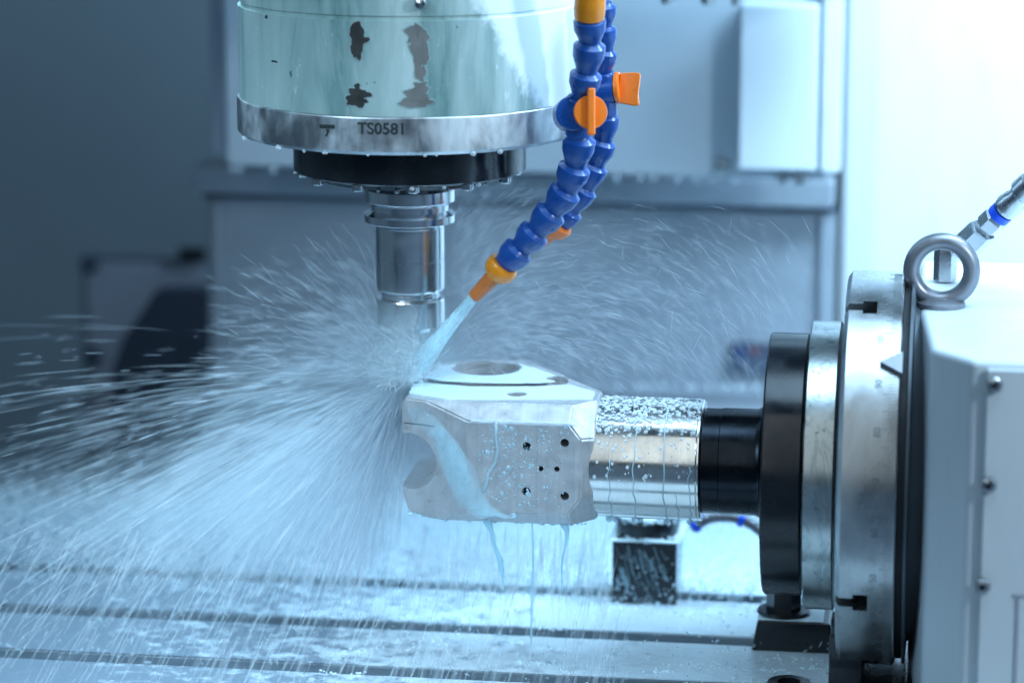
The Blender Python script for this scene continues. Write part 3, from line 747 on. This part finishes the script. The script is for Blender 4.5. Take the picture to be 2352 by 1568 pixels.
# eyebolt
ec = at(2163, 621, Y=-.01)
b = bmesh.new(); Rm, rm = 67*PXM*.99, 19*PXM
nv, mv = 64, 24
gr = [[b.verts.new((ec.x+(Rm+rm*math.cos(2*math.pi*j/mv))*math.cos(2*math.pi*i/nv), ec.y+rm*1.15*math.sin(2*math.pi*j/mv), ec.z+(Rm+rm*math.cos(2*math.pi*j/mv))*math.sin(2*math.pi*i/nv))) for j in range(mv)] for i in range(nv)]
for i in range(nv):
    for j in range(mv): b.faces.new((gr[i][j], gr[(i+1) % nv][j], gr[(i+1) % nv][(j+1) % mv], gr[i][(j+1) % mv]))
bmesh.ops.recalc_face_normals(b, faces=b.faces)
eb = obj('eyebolt', b, M['zinc_dull'], rt, 60)
obj('collar', lathe([(.009, zg-.001), (.0165, zg+.0002), (.0165, zg+.003), (.011, zg+.006), (.008, ec.z-Rm+.002)], 40, 'Z', (ec.x, ec.y, 0)), M['zinc_dull'], eb)
# pressure hose with fittings behind the eyebolt
YHs = .075
hs = empty('pressure_hose', at(2230, 545, Y=YHs), 'grey pressure hose with steel hex fittings and a bright blue ring behind the eyebolt', 'hose')
d0 = at(2196, 588, Y=YHs); d1 = at(2352, 440, Y=YHs-.03); dr = (d1-d0).normalized()
def along(s): return d0+dr*s
u_ = PXM*1.03
el = at(2170, 640, Y=YHs)
obj('elbow_block', lathe([(0, zg), (26*u_, zg+.001), (26*u_, el.z+.018), (20*u_, el.z+.024), (0, el.z+.026)], 6, 'Z', (el.x, YHs, 0)), M['zinc'], hs, 20)
obj('hex_nut', lathe([(18*u_, 0), (33*u_, .001), (34*u_, .004), (34*u_, .024), (31*u_, .027), (18*u_, .027)], 6, dr, along(.004)), M['zinc'], hs, 20)
obj('hex_nut', lathe([(16*u_, 0), (29*u_, .001), (30*u_, .003), (30*u_, .010), (26*u_, .012), (16*u_, .012)], 6, dr, along(.034)), M['zinc'], hs, 20)
obj('blue_ring', lathe([(16*u_, 0), (27*u_, .0), (27*u_, .006), (16*u_, .006)], 40, dr, along(.0465)), M['blue_ring'], hs)
obj('ferrule', lathe([(20*u_, 0), (28*u_, .001), (31*u_, .005), (27*u_, .012), (25*u_, .013), (25*u_, .018), (32*u_, .020), (32*u_, .028), (30*u_, .03), (18*u_, .03)], 40, dr, along(.053)), M['zinc'], hs)
obj('hose', tube([along(.083+.02*i)+Vector((0, 0, .0006*i*i)) for i in range(9)], 27*u_, 32), M['hose_rubber'], hs)

# ================================================================== WORK SUPPORTS on the table
def jack(px0, px1, pyb, pyt, yfr, lab, mat, taper=0, nut=False):
    z = ZT; c0, c1 = at(px0, pyb, Y=yfr), at(px1, pyb, Y=yfr)
    w_ = c1.x-c0.x; xc = (c0.x+c1.x)/2; h_ = at((px0+px1)/2, pyt, Y=yfr).z-z
    e = empty('screw_jack', (xc, yfr+w_/2, z), lab, 'jack', 'screw jacks on the machine table')
    b = boxr(xc-w_/2, xc+w_/2, yfr, yfr+w_*.95, z+.0004, z+h_, .0015)
    if taper:
        for v in b.verts:
            f_ = (v.co.z-z)/h_; v.co.x = xc+(v.co.x-xc)*(1+taper*(1-f_))
    obj('block', b, M[mat], e)
    return e, xc, yfr+w_*.475, z+h_, w_
yj = at(1480, 1388, Z=ZT).y
e, xc, yc2, zt2, w_ = jack(1405, 1553, 1388, 1243, yj, 'small black square screw jack block with a foamy round cap under the shank', 'dark_steel')
r_ = w_*.48
obj('round_cap', lathe([(r_, zt2+.0003), (r_, zt2+.0045), (r_*1.04, zt2+.006), (r_*1.04, zt2+.0145), (r_*.98, zt2+.016), (r_*.5, zt2+.0155), (.008, zt2+.0155)], 64, 'Z', (xc, yc2, 0)), M['dark_steel'], e)
obj('hex_stud', lathe([(.009, zt2+.0157), (.009, zt2+.03), (.0075, zt2+.031), (0, zt2+.031)], 6, 'Z', (xc+.006, yc2, 0)), M['black_oxide'], e, 20)
bm = bmesh.new(); random.seed(9)
for i in range(170):
    a = random.uniform(0, 6.28); rr = r_*random.choice([1.03, 1.0, .7, .85])*random.uniform(.75, 1.03)
    bead(bm, Vector((xc+rr*math.cos(a), yc2+rr*math.sin(a), zt2+.0162)), Vector((0, 0, 1)), random.uniform(.0008, .0030), .3)
for i in range(260):
    a = random.uniform(-1, 1); side = random.choice(['f', 'r', 'f', 'l'])
    x_, y_ = (xc+a*w_/2, yj) if side == 'f' else ((xc+w_/2, yc2+a*w_/2) if side == 'r' else (xc-w_/2, yc2+a*w_/2))
    bead(bm, Vector((x_, y_+.001, zt2+.0002)), Vector((0, 0, 1)), random.uniform(.0010, .0034), .3)
for i in range(110):
    a = R_(random.uniform(190, 350)); bead(bm, Vector((xc+r_*1.03*math.cos(a), yc2+r_*1.03*math.sin(a), zt2+random.choice([.001, .0155, .0145])+random.gauss(0, .0007))), Vector((math.cos(a), math.sin(a), .4)), random.uniform(.0005, .0016), .5)
for i in range(70):
    q = at(random.uniform(1412, 1548), random.triangular(1250, 1380, 1330), Y=yj); bead(bm, q, nf, abs(random.gauss(0, .0004))+.0002, .4)
tag(obj('coolant_foam', bm, M['coolant'], e, 180), kind='stuff')
bm = bmesh.new()
for _ in range(34):
    x_, y_ = random.uniform(1412, 1525), random.uniform(1250, 1340); n_ = 5; sl = random.uniform(.2, .6); ln = random.uniform(8, 60)
    P = [at(min(1548, x_+sl*ln*q/n_+random.uniform(-1.5, 1.5)), min(1382, y_+ln*q/n_), Y=yj-.0001) for q in range(n_+1)]
    r0 = abs(random.gauss(0, .00028))+.00012; add_shape(bm, tube(P, [r0*random.uniform(.6, 1.2) for _q in P], 8))
tag(obj('coolant_run', bm, M['run'], e, 180), kind='stuff')

yk = at(1800, 1498, Z=ZT).y
e, xc, yc2, zt2, w_ = jack(1738, 1905, 1500, 1428, yk, 'low black tapered screw jack with a hex post beneath the black arbor disc', 'black_oxide', .16)
xcc = at(1800, 1420, Y=yc2).x
obj('washer', lathe([(.012, zt2+.0004), (.0185, zt2+.0004), (.0195, zt2+.0018), (.0185, zt2+.0032), (.012, zt2+.0034)], 48, 'Z', (xcc, yc2-.004, 0)), M['dark_steel'], e)
obj('hex_post', lathe([(.0125, zt2+.0036), (.0125, zt2+.030), (.011, zt2+.032), (0, zt2+.032)], 6, 'Z', (xcc, yc2-.004, 0)), M['black_oxide'], e, 20)
film_z = zt2
b = boxr(xc-w_*.49, xc+w_*.40, yk+.0015, yk+w_*.9, zt2+.0001, zt2+.0007, .0003); tag(obj('coolant_film', b, M['coolant'], e), kind='stuff')
# clamp block behind/right of the jack, bolt head at bottom edge
cl = empty('clamp_block', (rx(1960), -.05, ZT), 'dark wet steel clamp block standing on the table below the faceplate', 'clamp')
cx0, cx1 = at(1905, 1450, Y=-.06).x, at(1985, 1450, Y=-.06).x
obj('block', boxr(cx0, cx1, -.062, -.02, ZT+.0004, ZT+.048, .0018), M['dark_steel'], cl)
obj('top_step', boxr(cx0+.001, (cx0+cx1)/2+.002, -.064, -.04, ZT+.0484, ZT+.058, .0012), M['dark_steel'], cl)
bb_ = at(1812, 1580, Z=ZT+.004)
hb = empty('hold_down_bolt', (bb_.x, bb_.y, ZT), 'round dark bolt head lying in the flooded table at the bottom edge', 'bolt')
obj('head', lathe([(.016, ZT+.0005), (.016, ZT+.007), (.0145, ZT+.009), (.008, ZT+.009), (.0075, ZT+.005), (0, ZT+.005)], 40, 'Z', (bb_.x, bb_.y, 0)), M['dark_steel'], hb)

# armoured air hose behind the shank
cb = empty('armoured_hose', at(1660, 1195, Y=.16), 'thin ribbed armoured hose with blue end clips behind the black arbor neck', 'hose')
P = [at(x, y, Y=yy) for x, y, yy in ((1590, 1212, .15), (1606, 1200, .15), (1625, 1191, .15), (1650, 1186, .15), (1680, 1187, .15), (1705, 1192, .15), (1730, 1206, .15), (1755, 1226, .15), (1790, 1262, .15))]
Q = []
for i in range(len(P)-1):
    for t_ in range(12): Q.append(P[i].lerp(P[i+1], t_/12))
obj('ribbed_sleeve', tube(Q, [.0036 if i % 3 else .0046 for i in range(len(Q))], 14), M['zinc_dull'], cb)
for i in (3, 56):
    obj('clip', tube([Q[i], Q[i+6]], .0056, 16), M['blue_ring'], cb)

# ================================================================== COOLANT HOSES
def seg_prof(L, r):
    return [(r*.60, -.10*L), (r*.70, 0), (r*.98, .10*L), (r*1.0, .16*L), (r*.97, .46*L), (r*.86, .62*L), (r*.70, .86*L), (r*.66, 1.02*L), (r*.5, 1.02*L)]
def segment(p, q, r, parent, mat='blue_plastic'):
    d = (q-p); L = d.length
    return obj('hose_segment', lathe(seg_prof(L, r), 40, d.normalized(), p), M[mat], parent, 35)
def facing_knob(c, nrm, updir, rk, parent, bar_l, bar_w, bar_h, ellipse=1.0):
    kn = obj('valve_knob', lathe([(rk*.6, -.002), (rk*.97, 0), (rk, .001), (rk, .0035), (rk*.96, .0045), (0, .0048)], 48, nrm, c), M['orange_plastic'], parent)
    side = updir.cross(nrm).normalized(); upn = nrm.cross(side).normalized()
    b = box((0, 0, 0), (bar_w, bar_l, bar_h), .0014, 3)
    mt = Matrix((side, upn, nrm)).transposed().to_4x4(); mt.translation = c+nrm*(.0045+bar_h/2-.001)
    bmesh.ops.transform(b, matrix=mt, verts=b.verts)
    obj('grip_bar', b, M['orange_plastic'], kn)
    return kn
u0 = PXM*.985
fh = empty('coolant_hose', at(1352, 30, Y=-.045), 'front segmented blue coolant hose with a round orange valve knob and orange nozzle', 'coolant hose', 'segmented coolant hoses')
def yh(py): return -.048+(py/680)*.058
tip = [(1354, 40), (1352, 100), (1350, 165)]
def P2(x, y): return at(x, y, Y=yh(y))
obj('collar', lathe([(20*u0, -.034), (30*u0, -.033), (30*u0, -.018), (34*u0, -.016), (36*u0, -.008), (34*u0, -.001), (20*u0, 0)], 40, (P2(1353, 44)-P2(1356, -10)).normalized(), P2(1353, 44)), M['amber'], fh)
pts_up = [(1354, 42), (1355, 98), (1347, 166), (1337, 222)]
for a_, b_2 in zip(pts_up, pts_up[1:]): segment(P2(*a_), P2(*b_2), 37*u0, fh)
vb = P2(1331, 222); ve = P2(1328, 312)
vd = (ve-vb).normalized()
nv_ = (-FW+RT*.10).normalized()
obj('valve_body', lathe([(26*u0, 0), (30*u0, .001), (30*u0, .027), (24*u0, .0285)], 40, vd, vb), M['blue_plastic'], fh)
vc = P2(1336, 262)
obj('valve_barrel', lathe([(38*u0, -.012), (40*u0, -.011), (40*u0, .0085), (37*u0, .0095), (0, .0098)], 48, nv_, vc-RT*.0065), M['blue_plastic'], fh)
facing_knob(vc+nv_*.0125+RT*.004, nv_, UP, 38*u0, fh, 106*u0, 18*u0, .006)
pts_dn = [(1330, 312), (1322, 378), (1306, 436), (1275, 486), (1237, 532), (1203, 575), (1160, 614)]
pts_dn = [(1332, 314), (1322, 380), (1303, 436), (1270, 484), (1232, 530), (1196, 570), (1154, 612)]
for a_, b_2 in zip(pts_dn, pts_dn[1:]): segment(P2(*a_), P2(*b_2), 38*u0, fh)
n0, n1 = P2(1163, 604), P2(1094, 676); nd = (n1-n0).normalized(); Ln = (n1-n0).length
nz = obj('nozzle', lathe([(28*u0, -.001), (37*u0, .0), (40*u0, .003), (38*u0, .007), (30*u0, .0105), (19*u0, .0125), (17*u0, .0175), (14*u0, Ln), (10*u0, Ln), (10*u0, Ln-.003)], 48, nd, n0+nd*.002), M['amber'], fh)
tipm = obj('nozzle_tip', lathe([(19.6*u0, .0130), (18.6*u0, .0175), (15.5*u0, Ln+.0005), (10*u0, Ln+.0005)], 40, nd, n0+nd*.002), M['orange_dull'], nz)
tag(fh)
# rear hose
rh = empty('coolant_hose', at(1386, 60, Y=.02), 'rear segmented blue coolant hose with a square orange valve tab, behind the front hose', 'coolant hose', 'segmented coolant hoses')
def yr(py): return .012+(py/560)*.03
def P3(x, y): return at(x, y, Y=yr(y))
rp = [(1386, 10), (1386, 62), (1390, 115), (1380, 170)]
for a_, b_2 in zip(rp, rp[1:]): segment(P3(*a_), P3(*b_2), 30*u0, rh)
kd = (RT+UP*.05-FW*.25).normalized()
c0 = P3(1378, 205)
obj('valve_body', lathe([(26*u0, -.002), (31*u0, 0), (31*u0, .028), (24*u0, .03)], 40, (P3(1388, 270)-P3(1384, 172)).normalized(), P3(1384, 172)), M['blue_plastic'], rh)
obj('valve_barrel', lathe([(34*u0, -.004), (36*u0, -.003), (36*u0, .0105), (32*u0, .011)], 40, kd, c0), M['blue_plastic'], rh)
kn = obj('valve_knob', lathe([(36*u0, 0), (37*u0, .001), (36*u0, .003), (0, .003)], 40, kd, c0+kd*.0112), M['orange_plastic'], rh)
tabp = [(0, -.0105), (.0125, -.0125), (.0142, -.011), (.0132, -.004), (.0140, .004), (.0142, .0095), (.0120, .0108), (0, .0098)]
b = prism(tabp, -.0022, .0022, 'XY', .0008)
td = (RT-UP*.04-FW*.2).normalized(); tn = (-FW).cross(td); tu = UP
sidev = td.cross(UP).normalized(); upv = sidev.cross(td).normalized()
mt = Matrix((td, upv, sidev)).transposed().to_4x4(); mt.translation = c0+kd*.0138
bmesh.ops.transform(b, matrix=mt, verts=b.verts); obj('grip_tab', b, M['orange_plastic'], kn)
rp = [(1392, 262), (1386, 322), (1368, 378), (1346, 430), (1312, 480), (1284, 520)]
for a_, b_2 in zip(rp, rp[1:]): segment(P3(*a_), P3(*b_2), 33*u0, rh)
n0r, n1r = P3(1286, 516), P3(1246, 556); ndr = (n1r-n0r).normalized()
obj('nozzle', lathe([(30*u0, -.002), (34*u0, 0), (30*u0, .006), (18*u0, .010), (12*u0, .018), (8*u0, .018)], 40, ndr, n0r), M['orange_plastic'], rh)

# ================================================================== COOLANT: jet, spray, mist
P0 = at(936, 862, Y=.02)
tip = n0+nd*(.002+Ln)
jd = (P0-tip)
pts = []; rad = []
for i in range(25):
    t_ = i/24; pts.append(tip+jd*t_*.97+Vector((0, 0, -.002*t_*t_))); rad.append((12+17*t_**1.3)*u0*(1+.10*noise.noise(Vector((t_*9, 0, 0)))))
k = NT('coolant_jet_water'); f = k.noise(30, 4, .5, (1, 1, 1)); k.col(k.mix(f, (.45, .80, .92), (.72, .93, .98))); k.rough(.12); k.bump(k.noise(120, 4, .6, (1, 1, .4), .5), .5, .002)
k.setin('Alpha', k.ramp(k.noise(45, 4, .6, (1, 1, .5)), [(.35, .55), (.6, .9)])); M['jet'] = k.m
jet = obj('coolant_jet', tube(pts, rad, 32), M['jet'], None, 180)
tag(jet, 'pale turquoise jet of milky coolant shooting from the orange nozzle tip to the cutter', 'jet')

def streaks(name, gen, n, mat, label, seed=1):
    random.seed(seed)
    V = []; F = []
    for i in range(n):
        r_ = gen()
        if r_ is None: continue
        p, d, L, w = r_
        d = d.normalized(); s = d.cross(Vector((random.gauss(0, 1), random.gauss(0, 1), random.gauss(0, 1)))).normalized(); t = d.cross(s)
        a = p; b2 = p+d*L
        g = Vector((0, 0, -.06*L))*random.random()
        base = len(V)
        V.append(a)
        for q, ww in ((.25, .8), (.65, 1.0)):
            c = a+d*(L*q)+g*q*q
            V.extend([c+s*w*ww, c+(-s*.5+t*.866)*w*ww, c+(-s*.5-t*.866)*w*ww])
        V.append(b2+g)
        A, B = base+1, base+4
        for j in range(3):
            j2 = (j+1) % 3
            F.append((base, A+j2, A+j)); F.append((A+j, A+j2, B+j2, B+j)); F.append((B+j, B+j2, base+7))
    me = bpy.data.meshes.new(name); me.from_pydata([tuple(v) for v in V], [], F); me.update()
    o = obj(name, me, mat, None, 180); return tag(o, label, 'spray', kind='stuff')

def vecang(deg, fwd=0):
    """unit direction in the plane facing the camera, 0 = right, 90 = up; fwd = towards the viewer"""
    a = R_(deg); return (Vector((math.cos(a), 0, math.sin(a)))+Vector((0, -fwd, 0))).normalized()
bund = []
for _ in range(420):
    ang = random.triangular(174, 264, 228) if random.random() < .86 else random.uniform(170, 268)
    bund.append((ang, random.gauss(-.28, .26), random.triangular(.03, .36, .08), random.uniform(.3, 1)))
def strands():
    t_ = random.random(); a = random.uniform(0, 6.283); rr = (12+17*t_**1.3)*u0*random.uniform(.8, 1.08)
    d = jd.normalized(); s_ = d.cross(Vector((0, 1, 0))).normalized(); t2 = d.cross(s_)
    return tip+jd*t_*.93+(s_*math.cos(a)+t2*math.sin(a))*rr+Vector((0, 0, -.002*t_*t_)), d+Vector((random.gauss(0, .03), random.gauss(0, .03), random.gauss(0, .03))), random.uniform(.003, .012), random.uniform(.00015, .0005)
streaks('jet_strands', strands, 700, M['spray'], 'ragged outer threads peeling off the coolant jet', 15)
def fan_left():
    ang, fw_, reach, wt = random.choice(bund)
    if random.random() > wt or (ang < 202 and random.random() < .62): return None
    d = vecang(ang+random.gauss(0, .9), fw_+random.gauss(0, .012))
    r = max(0, random.gauss(reach, .06)) if random.random() < .6 else random.random()**1.2*.34
    L = random.uniform(.012, .03)+r*random.uniform(.08, .36); w = random.uniform(.0002, .0006)*(.6+r*1.5)
    src = P0+Vector((random.gauss(0, .003), random.gauss(0, .004), random.gauss(0, .003)))
    p = src+d*r; p.z -= r*r*.35
    dd = (d+Vector((0, 0, -.7*r))).normalized()
    if p.z+dd.z*L < ZT+.003: return None
    return p, dd, L, w
streaks('coolant_spray', fan_left, 12500, M['spray_soft'], 'dense fan of pale blue coolant spray flying left and down from the cutter', 3)
def fan_sharp():
    ang = random.triangular(172, 265, 214); d = vecang(ang, random.gauss(-.25, .28)); r = random.random()**.8*.34
    src = P0+Vector((random.gauss(0, .005), random.gauss(0, .006), random.gauss(0, .005)))
    p = src+d*r; p.z -= r*r*.3
    if p.z < ZT+.004: return None
    return p, d+Vector((0, 0, -.6*r)), random.uniform(.006, .03), random.uniform(.00012, .0004)
streaks('coolant_spray', fan_sharp, 2600, M['spray'], 'bright single coolant filaments inside the fan of spray left of the cutter', 4)
def back_right():
    px = random.triangular(1030, 1900, 1100); py = random.triangular(440, 905, 800)
    if random.random() < .35: px = random.triangular(1030, 1300, 1040); py = random.uniform(430, 900)
    Y_ = random.uniform(.0, .42); p = at(px, py, Y=Y_)
    src = at(960, 870, Y=.05); v = (p-src); v.y *= .3
    dist = v.length
    ang = math.degrees(math.atan2(v.z, v.x)) - min(85, dist*260)+random.gauss(0, 10)
    if random.random() < .1: ang = random.uniform(0, 360)
    return p, vecang(ang, random.gauss(0, .3)), random.uniform(.004, .024), random.uniform(.00005, .00016)
streaks('coolant_spray', back_right, 5600, M['spray'], 'fine arcing coolant sparks filling the air right of the cutter before the grey cover', 5)
def up_back():
    px = random.triangular(480, 900, 860); py = random.triangular(560, 860, 850); p = at(px, py, Y=random.uniform(0, .3))
    v = p-at(940, 880, Y=.05); ang = math.degrees(math.atan2(v.z, v.x))+random.gauss(0, 8)+6
    return p, vecang(ang, random.gauss(0, .3)), random.uniform(.006, .03), random.uniform(.00008, .00028)
streaks('coolant_spray', up_back, 900, M['spray'], 'loose coolant streaks flying up and left around the tool holder tip', 6)
def falling():
    px = random.uniform(0, 1450); py = random.uniform(1200, 1568); Y_ = random.uniform(-.22, .10)
    p = at(px, py, Y=Y_)
    if p.z < ZT+.002: p = at(px, py-80, Y=-.24)
    if p.z < ZT+.002: return None
    lean = 258-22*(1-px/1450)
    return p, vecang(lean+random.gauss(0, 3), random.gauss(0, .1)), random.uniform(.02, .06), random.uniform(.0003, .0011)
streaks('falling_coolant', falling, 520, M['spray_soft'], 'slanting threads of coolant raining down in front of the table', 7)
def curtain():
    px = random.uniform(950, 1400); p = at(px, random.uniform(1195, 1330), Y=random.uniform(.0, .25))
    if p.z < ZT+.002: return None
    return p, vecang(random.gauss(268, 5), 0), random.uniform(.01, .05), random.uniform(.0003, .0009)
def fan_core():
    ang = random.triangular(205, 266, 250); d = vecang(ang, random.gauss(-.2, .22)); r = random.random()**.9*.14
    p = P0+Vector((random.gauss(0, .004), random.gauss(0, .006), 0))+d*r
    if p.z < ZT+.01: return None
    return p, d+Vector((0, 0, -.3*r)), random.uniform(.015, .05), random.uniform(.0002, .0007)
streaks('coolant_spray', fan_core, 1800, M['spray'], 'brightest bundle of coolant threads pouring down just left of the block', 14)
streaks('falling_coolant', curtain, 700, M['spray_soft'], 'thin veil of coolant falling behind and below the aluminium block', 8)
# splash crown over the rear of the table: countless short droplets leaping from the surface
def splash():
    X = random.uniform(-.55, .42); Yp = random.uniform(-.05, .34) if random.random() < .12 else random.triangular(.10, .37, .33)
    h = abs(random.gauss(0, .010))*(1.6 if Yp > .2 else .5)
    p = Vector((X, Yp, ZT+.0005+h)); return p, vecang(random.gauss(90, 45), random.gauss(0, .5)), random.uniform(.001, .007), random.uniform(.0003, .0013)
streaks('table_splash', splash, 15000, M['foam'], 'froth of tiny splashing droplets covering the back of the machine table', 9)

def froth():
    X = random.uniform(-.62, .50); Yp = random.triangular(.12, .40, .33)
    c = .5+.9*noise.noise(Vector((X*9, Yp*9, 2)))
    h = abs(random.gauss(0, .016))*max(.15, c)
    p = Vector((X, Yp, ZT+h)); return p, vecang(random.gauss(80, 40), random.gauss(0, .5)), random.uniform(.003, .013), random.uniform(.0006, .0024)
streaks('table_splash', froth, 17000, M['spray_soft'], 'soft billowing froth of coolant bouncing off the rear edge of the machine table', 12)
def burst():
    p = P0+Vector((random.gauss(-.002, .009), random.gauss(-.006, .010), abs(random.gauss(0, .012)))); a = random.gauss(180, 60)
    return p, vecang(a, random.gauss(0, .6)), random.uniform(.003, .020), random.uniform(.0002, .0008)
streaks('coolant_burst', burst, 3200, M['spray_soft'], 'knot of splashing coolant where the jet strikes the cutter and the block edge', 13)

# foam bubbles floating on the flooded lands
bm = bmesh.new(); random.seed(21)
for _ in range(46):
    cx_ = random.uniform(-.12, .26); cy_ = random.choice([-.055, -.02, .0, .03, .09, .13])+random.gauss(0, .012); n_ = random.randint(6, 26); sg = random.uniform(.002, .009)
    for _q in range(n_):
        bead(bm, Vector((cx_+random.gauss(0, sg*1.6), cy_+random.gauss(0, sg*.6), ZT+.0005)), Vector((0, 0, 1)), random.uniform(.0004, .0014), .5)
tag(obj('foam_bubbles', bm, M['coolant'], None, 180), 'clusters of small foam bubbles floating on the flooded table', 'foam', kind='stuff')

# air-borne mist around the cut
k = NT('coolant_mist'); k.t.nodes.remove(k.b)
pv = k.n('ShaderNodeVolumePrincipled'); pv.inputs['Color'].default_value = (.80, .94, 1, 1); pv.inputs['Anisotropy'].default_value = .2
g_ = k.n('ShaderNodeTexGradient', gradient_type='SPHERICAL'); mp = k.n('ShaderNodeMapping')
k.l(k.tc.outputs['Object'], mp.inputs[0]); k.l(mp.outputs[0], g_.inputs[0])
ns = k.noise(2.2, 3, .6, (1, 1, 1), .6)
dn = k.math('MULTIPLY', k.math('POWER', g_.outputs['Fac'], 1.6), k.math('ADD', k.math('MULTIPLY', ns, 1.4), .1))
k.l(k.math('MULTIPLY', dn, 7.5), pv.inputs['Density'])
k.l(pv.outputs[0], k.out.inputs['Volume']); M['mist'] = k.m
def mist(name, c, s, lab, rotdeg=0, mat='mist'):
    b = bmesh.new(); bmesh.ops.create_icosphere(b, subdivisions=4, radius=1)
    o = obj(name, b, M[mat], None, 0); o.location = c; o.scale = s; o.rotation_euler = (0, R_(rotdeg), 0)
    return tag(o, lab, 'mist', kind='stuff')
mist('coolant_mist', P0+Vector((-.10, .0, -.055)), (.20, .10, .085), 'soft blue coolant mist hanging left of the cutter inside the spray fan', -35)
mist('coolant_mist', (-.12, .30, ZT+.03), (.55, .13, .045), 'low bank of coolant mist drifting over the back of the machine table')
M['knot'] = M['mist'].copy(); M['knot'].name = 'dense_coolant_mist'
for n_ in M['knot'].node_tree.nodes:
    if n_.type == 'MATH' and n_.operation == 'MULTIPLY' and abs(n_.inputs[1].default_value-7.5) < .01 and not n_.inputs[1].is_linked: n_.inputs[1].default_value = 40
mist('coolant_mist', P0+Vector((-.010, .0, .016)), (.062, .05, .050), 'bright knot of coolant mist bursting at the foot of the cutter', 0, 'knot')
